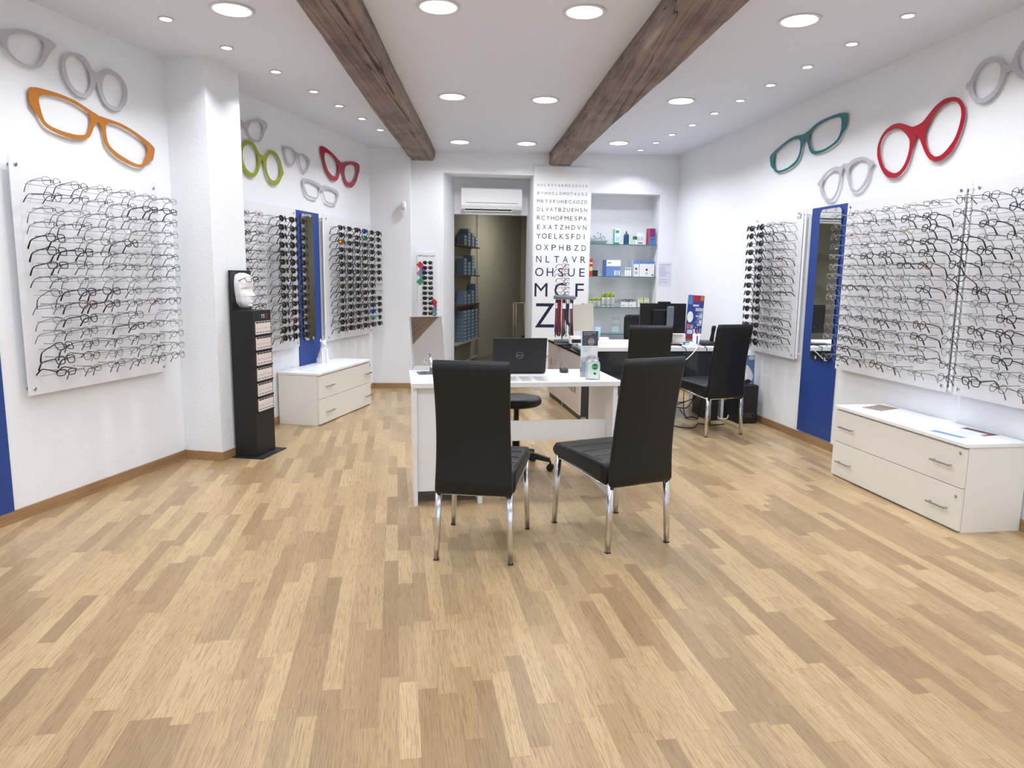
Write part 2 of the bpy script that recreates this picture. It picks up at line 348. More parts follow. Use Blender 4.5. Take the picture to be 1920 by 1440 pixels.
big = [((-1.653, 4.44), 'left of the left beam, nearest the camera'), ((-.451, 4.40), 'left one of the nearest pair between the beams'), ((.396, 4.486), 'right one of the nearest pair between the beams'),
       ((1.713, 4.633), 'nearest one right of the right beam'), ((-.547, 6.486), 'left one of the middle pair between the beams'), ((.258, 6.605), 'right one of the middle pair between the beams'),
       ((1.461, 6.651), 'middle one right of the right beam'), ((-.639, 8.594), 'left one of the farthest pair between the beams'), ((.131, 8.702), 'right one of the farthest pair between the beams'), ((1.203, 8.676), 'farthest one right of the right beam'),
       ((-1.8, 2.3), 'unseen fill lamp left of the left beam, above the shop front'), ((-.38, 2.25), 'unseen fill lamp between the beams near the shop front, left'), ((.52, 2.32), 'unseen fill lamp between the beams near the shop front, right'), ((1.95, 2.5), 'unseen fill lamp right of the right beam near the shop front'),  # rows out of view, added to light the front of the room
       ((-.3, .2), 'unseen fill lamp above the shop window, left'), ((1.0, .3), 'unseen fill lamp above the shop window, right'), ((-2.0, .2), 'unseen fill lamp above the shop window, far left'), ((2.2, .4), 'unseen fill lamp above the shop window, far right')]
for P, l in big: lamp_proto('ceiling_downlight', .127, .104, 'large round lit downlight, ' + l, G1, P, BIG_W, 150, (.92, .96, 1))
lp = [(-2.107, 4.585), (-1.959, 5.135), (-1.815, 5.711), (-1.69, 6.297), (-1.599, 6.81), (-1.503, 7.344), (-1.425, 7.888), (-2.24, 4.03), (-2.36, 3.45), (-2.5, 2.85), (-2.62, 2.25), (-2.75, 1.6)]  # entries behind the visible row are unseen, added for light
rp = [(2.328, 4.555), (2.237, 5.079), (2.156, 5.609), (2.064, 6.117), (1.979, 6.634), (1.892, 7.135), (1.811, 7.669), (1.713, 8.171), (1.631, 8.645), (1.539, 9.141), (2.41, 4.0), (2.49, 3.45), (2.58, 2.9), (2.67, 2.3), (2.76, 1.7)]  # row likewise extended with unseen lamps for extra light
for i, P in enumerate(lp): lamp_proto('ceiling_spotlight', .046, .033, 'small lit spotlight along the left wall, ' + (NTH[i] + ' from the near end of the visible row' if i < 7 else 'unseen row added toward the shop front, %s back' % NTH[i - 7]), G2, P, SPOT_W, 115, (.91, .955, 1))
N10 = NTH + ['eighth', 'ninth', 'tenth']
for i, P in enumerate(rp): lamp_proto('ceiling_spotlight', .046, .033, 'small lit spotlight along the right wall, ' + (N10[i] + ' from the near end of the visible row' if i < 10 else 'unseen row added toward the shop front, %s back' % NTH[i - 10]), G3, P, SPOT_W, 115, (.91, .955, 1))
# one lamp in the storage room
t = thing('ceiling_downlight', 'dim warm downlight inside the storage room behind the opening', 'ceiling light', (.3, 12.2, 2.7))
ob('diffuser', MB().cyl(0, 0, -.02, -.001, .1).mesh('diffuser', M_lamp), t)
L = bpy.data.lights.new('storage_lamp', 'AREA'); L.shape = 'DISK'; L.size = .2; L.energy = 19; L.color = (1, .96, .86); ob('bulb', L, t, (0, 0, -.03))

# ------------------------------------------------------------------ giant spectacle cut-outs on the walls
ARTM = {'orange': mat('art_orange', '#b8762f', .3), 'teal': mat('art_teal', '#1f7377', .25), 'red': mat('art_red', '#a81c30', .25), 'green': mat('art_green', '#98a024', .3), 'grey': mat('art_grey', '#bfbdc5', .35)}
ARTL = {'orange': 'large orange rectangular spectacle-frame cut-out on the left wall above the near rack', 'grey_round': 'grey round spectacle-frame cut-out just above the orange one',
 'grey_cut': 'grey spectacle-frame cut-out cut by the top left photo edge', 'grey_cat': 'grey spectacle-frame cut-out half hidden by the white pillar, above the green one',
 'green': 'lime green round spectacle-frame cut-out beside the white pillar', 'grey_small': 'small grey spectacle-frame cut-out between the green and red ones', 'red_cat': 'red cat-eye spectacle-frame cut-out on the left wall',
 'grey_square': 'grey squarish spectacle-frame cut-out below the red cat-eye one', 'teal': 'teal rectangular spectacle-frame cut-out high on the right wall', 'grey_pantos': 'grey round spectacle-frame cut-out with keyhole bridge, below teal one',
 'red_oval': 'big red oval spectacle-frame cut-out on the right wall', 'grey_round2': 'grey round spectacle-frame cut-out cut by the top right photo edge'}
ART = [
('L','orange',0.916,2.369,
 [(0.003,0.019),(-0.084,0.043),(-0.178,0.069),(-0.283,0.080),(-0.383,0.081),(-0.456,0.078),(-0.510,0.066),(-0.512,0.016),(-0.508,-0.031),(-0.475,-0.054),(-0.454,-0.081),(-0.422,-0.124),(-0.368,-0.143),(-0.293,-0.156),(-0.214,-0.162),(-0.130,-0.150),(-0.086,-0.128),(-0.061,-0.090),(-0.042,-0.049),(-0.003,-0.019)],
 [(-0.433,0.044),(-0.348,0.060),(-0.246,0.059),(-0.153,0.044),(-0.079,0.018),(-0.064,-0.005),(-0.071,-0.049),(-0.098,-0.102),(-0.128,-0.123),(-0.198,-0.134),(-0.303,-0.131),(-0.378,-0.120),(-0.420,-0.099),(-0.438,-0.044),(-0.449,0.012)]),
('L','grey_round',0.920,2.615,
 [(0.002,0.025),(-0.036,0.047),(-0.061,0.082),(-0.100,0.107),(-0.155,0.106),(-0.203,0.096),(-0.244,0.071),(-0.268,0.024),(-0.267,-0.030),(-0.250,-0.076),(-0.217,-0.118),(-0.166,-0.147),(-0.111,-0.147),(-0.067,-0.129),(-0.026,-0.077),(-0.002,-0.025)],
 [(-0.204,0.079),(-0.239,0.027),(-0.236,-0.022),(-0.219,-0.073),(-0.176,-0.113),(-0.122,-0.123),(-0.078,-0.100),(-0.052,-0.052),(-0.051,-0.004),(-0.065,0.039),(-0.097,0.072),(-0.143,0.090)]),
('L','grey_cut',0.233,2.663,
 [(0.002,0.018),(0.071,0.046),(0.140,0.070),(0.209,0.083),(0.280,0.081),(0.352,0.075),(0.399,0.062),(0.373,0.032),(0.339,-0.002),(0.309,-0.049),(0.275,-0.093),(0.231,-0.114),(0.177,-0.119),(0.121,-0.111),(0.068,-0.089),(0.039,-0.052),(0.011,-0.020),(-0.002,-0.018)],
 [(0.073,0.013),(0.125,0.041),(0.195,0.060),(0.260,0.066),(0.301,0.054),(0.308,0.023),(0.287,-0.027),(0.258,-0.073),(0.214,-0.102),(0.167,-0.108),(0.111,-0.100),(0.070,-0.070),(0.057,-0.033)]),
('L','grey_cat',2.545,2.658,
 [(0.001,0.017),(0.055,0.031),(0.126,0.063),(0.215,0.095),(0.304,0.102),(0.376,0.086),(0.374,0.047),(0.325,0.004),(0.294,-0.049),(0.255,-0.093),(0.200,-0.108),(0.130,-0.111),(0.072,-0.089),(0.041,-0.049),(0.027,-0.020),(-0.001,-0.017)],
 [(0.098,0.030),(0.177,0.058),(0.257,0.067),(0.297,0.046),(0.298,0.009),(0.276,-0.042),(0.237,-0.082),(0.183,-0.097),(0.123,-0.094),(0.074,-0.066),(0.057,-0.024)]),
('L','green',2.813,2.431,
 [(0.001,0.018),(-0.048,0.029),(-0.089,0.073),(-0.139,0.107),(-0.207,0.113),(-0.267,0.093),(-0.311,0.054),(-0.339,0.004),(-0.370,-0.037),(-0.360,-0.063),(-0.338,-0.086),(-0.309,-0.136),(-0.262,-0.175),(-0.195,-0.192),(-0.134,-0.184),(-0.078,-0.141),(-0.038,-0.078),(-0.017,-0.032),(-0.001,-0.018)],
 [(-0.226,0.076),(-0.287,0.040),(-0.313,-0.019),(-0.301,-0.080),(-0.259,-0.134),(-0.193,-0.158),(-0.132,-0.150),(-0.084,-0.104),(-0.066,-0.045),(-0.076,0.010),(-0.108,0.056),(-0.158,0.080)]),
('L','grey_small',3.445,2.567,
 [(0.001,0.012),(-0.038,0.013),(-0.100,0.039),(-0.183,0.038),(-0.261,0.029),(-0.257,-0.013),(-0.240,-0.050),(-0.223,-0.098),(-0.184,-0.132),(-0.132,-0.135),(-0.078,-0.117),(-0.043,-0.070),(-0.023,-0.025),(-0.001,-0.012)],
 [(-0.216,0.009),(-0.122,0.022),(-0.060,0.005),(-0.036,-0.017),(-0.054,-0.066),(-0.088,-0.106),(-0.135,-0.119),(-0.182,-0.101),(-0.210,-0.065),(-0.228,-0.028)]),
('L','red_cat',4.417,2.586,
 [(0.002,0.043),(-0.074,0.066),(-0.193,0.105),(-0.322,0.135),(-0.435,0.146),(-0.485,0.130),(-0.481,0.070),(-0.442,0.009),(-0.409,-0.064),(-0.336,-0.133),(-0.261,-0.174),(-0.168,-0.177),(-0.085,-0.146),(-0.055,-0.095),(-0.025,-0.055),(-0.002,-0.043)],
 [(-0.388,0.091),(-0.298,0.094),(-0.195,0.071),(-0.103,0.027),(-0.079,-0.028),(-0.096,-0.089),(-0.152,-0.129),(-0.232,-0.124),(-0.308,-0.095),(-0.369,-0.036),(-0.404,0.026)]),
('L','grey_square',3.933,2.303,
 [(0.001,0.021),(-0.059,0.039),(-0.155,0.049),(-0.272,0.056),(-0.398,0.045),(-0.405,-0.004),(-0.381,-0.049),(-0.350,-0.099),(-0.260,-0.127),(-0.118,-0.131),(-0.067,-0.090),(-0.035,-0.042),(-0.001,-0.021)],
 [(-0.354,0.027),(-0.227,0.032),(-0.109,0.016),(-0.045,-0.004),(-0.044,-0.043),(-0.079,-0.091),(-0.117,-0.112),(-0.224,-0.112),(-0.305,-0.099),(-0.343,-0.055),(-0.368,-0.015)]),
('R','teal',-0.070,2.656,
 [(-0.003,0.025),(0.047,0.034),(0.134,0.066),(0.243,0.087),(0.370,0.090),(0.493,0.089),(0.603,0.073),(0.604,0.025),(0.598,-0.030),(0.555,-0.072),(0.521,-0.117),(0.464,-0.148),(0.342,-0.174),(0.213,-0.183),(0.132,-0.170),(0.080,-0.125),(0.048,-0.058),(0.003,-0.025)],
 [(0.095,0.019),(0.181,0.051),(0.310,0.067),(0.456,0.066),(0.518,0.054),(0.534,0.011),(0.536,-0.052),(0.500,-0.108),(0.422,-0.140),(0.298,-0.161),(0.175,-0.155),(0.115,-0.124),(0.079,-0.063),(0.076,-0.008)]),
('R','grey_pantos',0.543,2.327,
 [(-0.001,0.011),(0.054,0.001),(0.108,0.026),(0.200,0.032),(0.274,0.017),(0.322,-0.010),(0.377,-0.029),(0.371,-0.051),(0.339,-0.068),(0.330,-0.131),(0.285,-0.190),(0.218,-0.232),(0.153,-0.231),(0.100,-0.191),(0.063,-0.130),(0.032,-0.047),(0.001,-0.011)],
 [(0.095,-0.017),(0.166,0.012),(0.240,0.006),(0.302,-0.030),(0.315,-0.086),(0.288,-0.147),(0.241,-0.196),(0.188,-0.218),(0.135,-0.201),(0.099,-0.157),(0.070,-0.086),(0.070,-0.041)]),
('R','red_oval',1.358,2.438,
 [(-0.004,0.032),(0.044,0.042),(0.089,0.076),(0.157,0.126),(0.232,0.151),(0.310,0.146),(0.369,0.119),(0.414,0.061),(0.423,-0.003),(0.408,-0.071),(0.375,-0.145),(0.333,-0.201),(0.260,-0.236),(0.207,-0.239),(0.142,-0.214),(0.094,-0.163),(0.048,-0.088),(0.013,-0.039),(0.004,-0.032)],
 [(0.109,0.024),(0.156,0.080),(0.224,0.116),(0.294,0.121),(0.346,0.107),(0.383,0.063),(0.394,0.012),(0.382,-0.057),(0.354,-0.123),(0.297,-0.177),(0.243,-0.207),(0.189,-0.205),(0.136,-0.170),(0.093,-0.106),(0.076,-0.036)]),
('R','grey_round2',2.085,2.640,
 [(-0.003,0.019),(-0.033,0.031),(-0.059,0.067),(-0.100,0.093),(-0.151,0.108),(-0.201,0.102),(-0.243,0.080),(-0.273,0.040),(-0.292,0.006),(-0.320,-0.004),(-0.322,-0.034),(-0.296,-0.049),(-0.278,-0.088),(-0.238,-0.128),(-0.188,-0.150),(-0.142,-0.153),(-0.090,-0.132),(-0.053,-0.091),(-0.028,-0.039),(-0.015,-0.018),(0.003,-0.019)],
 [(-0.130,0.077),(-0.186,0.077),(-0.228,0.054),(-0.258,0.019),(-0.265,-0.030),(-0.250,-0.077),(-0.217,-0.111),(-0.169,-0.126),(-0.115,-0.109),(-0.076,-0.077),(-0.057,-0.024),(-0.061,0.026),(-0.084,0.057)]),
]
def smooth2(P, it=2):
    for _ in range(it):
        Q = []
        for i in range(len(P)):
            a, b = P[i], P[(i + 1) % len(P)]
            Q += [(a[0] * .8 + b[0] * .2, a[1] * .8 + b[1] * .2), (a[0] * .2 + b[0] * .8, a[1] * .2 + b[1] * .8)]
        P = Q
    return P
for w, n, cx, cz, O, H in ART:
    ax = Vector((O[0][0] - O[-1][0], O[0][1] - O[-1][1])).normalized()
    def mir(p):
        v = Vector(p); q = v.dot(ax) * ax; d = v - q; r = q - d; return (r.x, r.y)
    full = O + [mir(p) for p in O[::-1]]
    cu = bpy.data.curves.new('outline', 'CURVE'); cu.dimensions = '2D'; cu.fill_mode = 'BOTH'; cu.extrude = .0025
    kk = 1.0142 if w == 'R' else 1.0
    for L in (smooth2(full, 2), smooth2(H, 2), smooth2([mir(p) for p in H], 2)):
        sp = cu.splines.new('POLY'); sp.points.add(len(L) - 1); sp.use_cyclic_u = True
        for q, (px, pz) in zip(sp.points, L): q.co = (px * kk, pz * kk, 0, 1)
    co = bpy.data.objects.new('outline', cu); me = co.to_mesh()
    mb = MB().add([(v.co.x, v.co.z - .0215, v.co.y) for v in me.vertices], [tuple(f.vertices) for f in me.polygons])
    co.to_mesh_clear(); bpy.data.objects.remove(co); bpy.data.curves.remove(cu)
    F = LW if w == 'L' else RW
    if w == 'R': cx, cz = RX(cx), 1.42 + (cz - 1.42) * kk
    o = mb.build('wall_cutout', ARTM[n.split('_')[0]], None, loc=wp(F, cx, 0, cz), rot=(0, 0, F[1])); tag(o, ARTL[n], 'wall decoration', 'giant spectacle cut-outs on the walls')
# ------------------------------------------------------------------ spectacles and their wall racks
def lens_loop(kind, a, bb, n=20, side=1):
    e = {'round': 2, 'oval': 2.1, 'rect': 3.6, 'pantos': 2.3, 'cat': 2.7, 'square': 3.4, 'aviator': 2.3, 'hexagon': 3}[kind]; P = []
    for k in range(n):
        t = 2 * math.pi * k / n; c, s = math.cos(t), math.sin(t)
        x = a * math.copysign(abs(c) ** (2 / e), c); z = bb * math.copysign(abs(s) ** (2 / e), s)
        if kind in ('pantos', 'cat', 'square', 'rect'): x *= 1 + .11 * z / bb
        if kind == 'cat': z += .007 * max(0, x / a) * max(0, z / bb)
        if kind == 'aviator': x *= 1 + .14 * z / bb; z -= .004 * (x / a) * (z < 0)
        P.append((side * x, z))
    return P
DIM = {'round': (.0235, .0225), 'oval': (.026, .0185), 'rect': (.0275, .0165), 'pantos': (.0245, .0215), 'cat': (.027, .019), 'square': (.0265, .0205), 'aviator': (.029, .024), 'hexagon': (.0245, .0215)}
GC = {}
def glasses_meshes(kind, thick, fm, lm, solid):
    k = (kind, thick, fm.name, lm.name, solid)
    if k in GC: return GC[k]
    a, bb = DIM[kind]; r = {0: .0012, 1: .0016, 2: .0026}[thick]; cx = a + .0085; mb = MB(); zh = bb * .45; wr = .30 if solid else .09; xh = cx + a
    for s in (-1, 1):
        P = lens_loop(kind, a, bb, 20, s); mb.tube([(s * cx + x, wr * abs(s * cx + x), z) for x, z in P], r, 5, True)
        mb.tube([(s * (cx + a * .93), wr * xh, zh), (s * (cx + a + .006), wr * xh + .002, zh + .001), (s * (cx + a + .0085), wr * xh + .007, zh + .001)], r * 1.25, 5)
        mb.tube([(s * .006, .001, .002), (s * .0075, .008, -.003)], .0022 if not thick == 2 else .0016, 5)
    mb.tube([(-.0095, wr * .0095, .003), (-.004, .0, .0065), (.004, .0, .0065), (.0095, wr * .0095, .003)], r * 1.2, 5)
    front = mb.mesh('front_frame', fm, True)
    lens = []
    for s in (-1, 1):
        P = lens_loop(kind, a, bb, 20, s); V = [(s * cx + x * .97, wr * abs(s * cx + x) + .0006, z * .97) for x, z in P]; m = MB(); d = .0012
        if solid: m.loft([V, [(x, y + d, z) for x, y, z in V]])
        else: m.add([(s * cx, wr * cx, 0)] + V, [(0, i + 1, (i + 1) % 20 + 1) for i in range(20)])
        lens.append(m.mesh('lens', lm, True))
    tm = []
    tr = {0: .0013, 1: .0018, 2: .0028}[thick]
    for s in (-1, 1):
        x = s * (cx + a + .0088)
        tm.append(MB().tube([(x, wr * xh + .006, zh + .001), (x, .05, zh + .0005), (x - s * .002, .092, zh - .003), (x - s * .003, .108, zh - .012), (x - s * .005, .128, zh - .034), (x - s * .007, .136, zh - .044)],
                             [tr, tr, tr * 1.05, tr * 1.3, tr * 1.6, tr * 1.5], 6).mesh('temple', fm, True))
    GC[k] = (front, lens, tm); return GC[k]
GROUPS = {}
def glasses(loc, rot, kind, thick, fm, lm, label, group, solid=False, cat=None):
    cat = cat or ('sunglasses' if solid else 'glasses')
    t = thing(cat if cat != 'glasses' else 'eyeglasses', label, cat, loc, 0, group); t.rotation_euler = rot
    f, L, T = glasses_meshes(kind, thick, fm, lm, solid)
    ob('front_frame', f, t); ob('lens', L[0], t); ob('lens', L[1], t); ob('temple', T[0], t); ob('temple', T[1], t)
    return t
PEG = MB().tube([(0, -.046, 0), (0, -.186, 0)], .0028, 6).mesh('peg', M_rod, True)
PEGW = MB().tube([(0, -.046, 0), (0, -.186, 0)], .0028, 6).mesh('peg', MATS['clear_plastic'], True)
BOLT = MB().loft([[(.011 * math.cos(a), y, .011 * math.sin(a)) for a in (2 * math.pi * k / 16 for k in range(16))] for y in (-.05, -.001)]).mesh('standoff_bolt', M_steel, True)
CN = {'dark_frame': 'black', 'gunmetal': 'dark grey metal', 'pale_gold': 'dull gold metal', 'silver_frame': 'silver metal', 'tortoise': 'brown tortoiseshell', 'navy_frame': 'dark blue', 'dark_red_frame': 'dark red', 'crystal_frame': 'clear'}
KN = {'round': 'round', 'oval': 'oval', 'rect': 'rectangular', 'pantos': 'rounded', 'cat': 'cat-eye', 'square': 'square', 'aviator': 'teardrop', 'hexagon': 'angular'}
KZ = [1.0]
def row_z(i): return 1.42 + (.488 - .0766 * i) * KZ[0]
def rack(F, x0, x1, cols, pick, rl, label, name='eyewear_rack', bolts=True, skip=lambda i, j: False):
    t = thing(name, label, 'display rack', F[0], F[1], 'acrylic eyewear racks on the walls')
    MB().box(x0, x1, -.046, -.040, .708, 2.033).build('panel', M_acryl, t, bevel=.001)
    for bx in (x0 + .04, x1 - .04):
        for bz in (.745, 1.995): ob('standoff_bolt', BOLT, t, (bx, 0, bz))
    WIRE = MB().tube([(x0 + .05, -.088, 0), (x1 - .04, -.088, 0)], .0011, 5).mesh('wire_rail', M_gun, True)
    for i in range(15): ob('wire_rail', WIRE, t, (0, 0, row_z(i) - .017))
    for i in range(15):
        for j, x in enumerate(cols):
            if skip(i, j): continue
            ob('peg', PEG, t, (x, 0, row_z(i) + .0095))
            kind, thick, fm, lm, solid = pick(i, j)
            w = 'sunglasses' if solid else 'glasses'
            a = CN[fm.name] + ' ' + KN[kind]
            if solid and lm is M_sblue: a = 'blue-mirrored'
            if solid and lm is M_sgreen: a = 'green-mirrored'
            if solid and lm is M_sorange: a = 'orange-mirrored'
            lb = '%s %s, %s from left, %s row, %s' % (a, w, NTH[j], ORD[i], rl)
            rot = Matrix.Rotation(F[1], 4, 'Z') @ Matrix.Translation((0, 0, 0)) @ Matrix.Rotation(R.gauss(-.17, .05) + (R.choice((-.22, .3)) if R.random() < .16 and not solid else 0), 4, 'X') @ Matrix.Rotation(R.gauss(0, .045), 4, 'Z') @ Matrix.Rotation(R.gauss(0, .02), 4, 'Y')
            glasses(wp(F, x, -.19, row_z(i) + R.gauss(0, .0022)), rot.to_euler(), kind, thick, fm, lm, lb, 'spectacles on ' + rl, solid).scale = (1.08, 1, 1.1) if not solid else (1.12, 1, 1.2)
    return t
def opt(boldness=.35, clear=.0):
    def f(i, j):
        q = R.random()
        if R.random() < clear: return (R.choice(('oval', 'rect')), 0, M_crystal, M_lens, False)
        if q < boldness: return (R.choice(('square', 'round', 'cat', 'pantos', 'rect')), R.choice((1, 2, 2)), R.choice((M_dark,) * 9 + (M_tort, M_navy)), M_lens, False)
        return (R.choice(('round', 'oval', 'rect', 'pantos', 'square', 'hexagon')), R.choice((0, 1)), R.choice((M_dark,) * 5 + (M_gun,) * 5 + (M_silver, M_silver, M_gun, M_silver if R.random() < .5 else M_gold, R.choice((M_tort, M_navy, M_redf)))), M_lens, False)
    return f
def sun(i, j):
    return (R.choice(('square', 'round', 'cat', 'pantos', 'aviator', 'square')), R.choice((1, 2, 2)), R.choice((M_dark,) * 6 + (M_tort, M_gun)), R.choice((M_sunl,) * 4 + (M_sbrown,)), True)
O = opt(.4)
rack(LW, .215, 1.39, [.345 + .197 * j for j in range(6)], lambda i, j: opt(.55 if j in (0, 1, 3) and i in (4, 5, 6, 7, 8, 9, 11, 12, 13, 14) else .15)(i, j), 'near left-wall rack', 'near rack of optical glasses on the left wall, left of the pillar', skip=lambda i, j: (i, j) in ((10, 4),))
def pA(i, j):
    if j < 2: return (R.choice(('round', 'round', 'pantos')), R.choice((1, 1, 2)), M_dark if R.random() < .93 else M_redf, M_lens, False)
    if j == 2: return (R.choice(('oval', 'round')), 0, R.choice((M_silver, M_crystal, M_crystal)), M_lens, False)
    if (i, j) == (12, 4): return ('round', 1, M_redf, M_sbrown, True)
    return sun(i, j)
rack(LW, 2.06, 3.335, [2.25, 2.455, 2.66, 2.862, 3.052, 3.25], pA, 'rack right behind the pillar', 'rack behind the pillar, optical glasses left and sunglasses right')
def pB(i, j):
    if (i, j) == (0, 3): return ('square', 2, M_dark, M_sblue, True)
    if (i, j) == (1, 3): return ('square', 2, M_dark, M_sgreen, True)
    if (i, j) == (2, 0): return ('square', 2, M_dark, M_sorange, True)
    if (i, j) == (12, 4): return ('square', 1, M_navy, M_sblue, True)
    if (i, j) == (13, 4): return ('cat', 1, M_gold, M_sgreen, True)
    if j == 5 and i in (8, 9): return ('oval', 0, M_silver, M_lens, False)
    if j == 0 and i > 11: return ('square', 2, M_dark, M_sunl, True)
    return sun(i, j)
rack(LW, 3.93, 5.155, [4.075 + .2035 * j for j in range(6)], pB, 'far left-wall rack', 'far sunglasses rack on the left wall, above the white cabinet')
def pC(i, j): return sun(i, j) if j < 2 else O(i, j)
KZ[0] = 1.0148
tc_ = rack(RW, RX(-.83), RX(.041), [RX(v) for v in (-.67, -.475, -.272, -.075)], pC, 'small right-wall rack', 'small rack on the right wall with sunglasses left and glasses right')
MB().box(RX(-.07), RX(.015), -.0475, -.0462, 1.945, 2.03).build('brand_card', M_white, tc_)
join(text_mb('OGO', .022, RX(-.03), 1.995, .05, 'center', .0485), text_mb('TXT.CARE', .026, RX(-.028), 1.958, .072, 'center', .0485)).build('card_lettering', M_ink, tc_)
pDb, pDt = opt(.45), opt(.22)
def pD(i, j):
    if j == 0: return (R.choice(('oval', 'rect', 'round')), 0, R.choice((M_crystal, M_silver)), M_lens, False)
    return (pDb if i > 8 or j == 5 else pDt)(i, j)
rack(RW, RX(.672), RX(1.885), [RX(.758 + .2012 * j) for j in range(6)], pD, 'middle right-wall rack', 'middle rack of optical glasses on the right wall beside the blue panel')
rack(RW, RX(1.95), RX(3.165), [RX(2.035 + .2012 * j) for j in range(4)], lambda i, j: pDb(i, j), 'rack at the right photo edge', 'rack of optical glasses cut by the right edge of the photo')
# narrow fixing strips between racks
for F, x, w, lb in ((LW, 3.895, .028, 'narrow clear vertical strip left of the far left-wall rack'), (RW, RX(.058), .028, 'narrow clear vertical strip between small rack and blue panel'), (RW, RX(1.905), .026, 'narrow clear vertical strip between the two near right-wall racks')):
    t = thing('fixing_strip', lb, 'strip', F[0], F[1]); MB().box(x, x + w, -.045, -.039, .72, 2.04).build('strip', M_strip, t)
    for z in (.76, 1.99): MB().loft([[(x + w / 2 + .006 * math.cos(a), y, z + .006 * math.sin(a)) for a in (2 * math.pi * k / 10 for k in range(10))] for y in (-.049, -.001)]).build('screw', M_white, t)
# mirrors on the blue panels
def wall_mirror(F, x0, x1, lb):
    cx, cz = (x0 + x1) / 2, 1.38; t = thing('wall_mirror', lb, 'mirror', F[0], F[1])
    P = [(x, z) for x, z in rrect(x1 - x0, 1.26, .045, 6, cx, cz)]
    m = MB().loft([[(x, y, z) for x, z in P] for y in (-.028, -.022)]); m.build('glass', M_mirror, t)
    for sx in (-.07, .07):
        for z in (.762, 1.995): MB().box(cx + sx - .008, cx + sx + .008, -.034, -.013, z - .014, z + .014).build('clip', M_chrome, t, bevel=.002)
wall_mirror(LW, 3.475, 3.715, 'tall rounded mirror on the blue panel of the left wall')
wall_mirror(RW, RX(.268), RX(.568), 'tall rounded mirror on the blue panel of the right wall')
# ------------------------------------------------------------------ dining-style leather chairs
def make_chair(label, loc, rz):
    t = thing('leather_chair', label, 'chair', loc, rz, 'black high-back chairs')
    if 'chair' in PROTO:
        for n, me, bv in PROTO['chair']:
            o = ob(n, me, t)
            if bv: m = o.modifiers.new('bevel', 'BEVEL'); m.width = bv; m.segments = 3; m.limit_method = 'ANGLE'
        return t
    parts = []
    # seat: wedge that deepens toward the back
    rings = []
    for k in range(13):
        f = k / 12; y = .535 - .51 * f; w = .222 - .022 * f; zt = .478 - .012 * f + .006 * math.sin(f * 3.14); zb = .405 - .052 * f ** 1.4
        if k == 0: zt -= .02; zb += .012; y -= .002
        if k == 1: zt -= .001; y = .535 - .51 * .035
        r = .018; ring = []
        P = [(x, z) for x, z in rrect(2 * w, zt - zb, r, 3, 0, (zt + zb) / 2)]
        rings.append([(x, y, z + (.004 * math.cos(x / w * 1.5) if z > (zt + zb) / 2 else 0)) for x, z in P])
    parts.append(('seat', MB().loft(rings).mesh('seat', M_black, True), 0))
    seam = MB()
    for y in (.14, .26, .38): seam.tube([(-.19, y, .4815), (-.1, y, .4845), (0, y, .4862), (.1, y, .4845), (.19, y, .4815)], .0016, 4)
    seam.tube([(-.19, .06, .478), (-.205, .47, .476), (.205, .47, .476), (.19, .06, .478)], .0016, 4)
    parts.append(('seat_piping', seam.mesh('seat_piping', M_black, True), 0))
    rings = []
    for k in range(19):
        f = k / 18; z = .352 + .668 * f; lean = -.112 * max(0, (f - .12)) ** 1.7 - .012; th = .05 - .012 * f
        w = .197 - .010 * math.sin(f * math.pi) - .008 * f
        if k in (0, 18): th *= .55; w -= .006
        if k == 17: z -= .004
        if k == 1: z -= .02
        P = rrect(2 * w, th, min(.018, th * .45), 3, 0, lean)
        rings.append([(x, y + .012 * (1 - (x / w) ** 2) * f, z + (.006 * (x / w) ** 2 * f if k > 16 else 0)) for x, y in P])
    parts.append(('backrest', MB().loft(rings).mesh('backrest', M_black, True), 0))
    def leg(x0, y0, z0, x1, y1):
        return MB().loft([[(cx + px, cy + py, z) for px, py in rrect(w, d, .006, 2)] for cx, cy, z, w, d in ((x1, y1, .006, .025, .024), ((x0 + x1) / 2, (y0 + y1) / 2, z0 / 2, .028, .026), (x0, y0, z0, .031, .028))])
    for x0, y0, z0, x1, y1 in ((-.178, .0, .37, -.19, -.012), (.178, .0, .37, .19, -.012), (-.198, .505, .415, -.215, .512), (.198, .505, .415, .215, .512)):
        parts.append(('leg', leg(x0, y0, z0, x1, y1).mesh('leg', M_chrome, True), 0))
    for x1, y1 in ((-.19, -.012), (.19, -.012), (-.215, .512), (.215, .512)):
        parts.append(('foot_cap', MB().box(x1 - .0125, x1 + .0125, y1 - .012, y1 + .012, 0, .006).mesh('foot_cap', M_blackp), 0))
    fr = MB()
    for s in (-1, 1): fr.tube([(s * .2, .515, .398), (s * .204, .40, .389), (s * .2, .25, .373), (s * .192, .1, .356), (s * .18, .0, .346)], .008, 6)
    fr.tube([(-.2, .512, .4), (.2, .512, .4)], .008, 6); fr.tube([(-.18, .0, .348), (.18, .0, .348)], .008, 6)
    parts.append(('seat_frame', fr.mesh('seat_frame', M_chrome, True), 0))
    PROTO['chair'] = parts
    for n, me, bv in parts: ob(n, me, t)
    return t
make_chair('black high-back leather chair with chrome legs, left one in front of the white desk', (-.181, 3.441, 0), -.13)
make_chair('black high-back leather chair turned left, right one in front of the white desk', (.675, 3.667, 0), .455)
make_chair('black high-back leather chair angled at the rear counter near the right wall', (1.936, 6.447, 0), .352)
make_chair('black high-back leather chair straight behind the front right one', (1.168, 6.17, 0), .03)

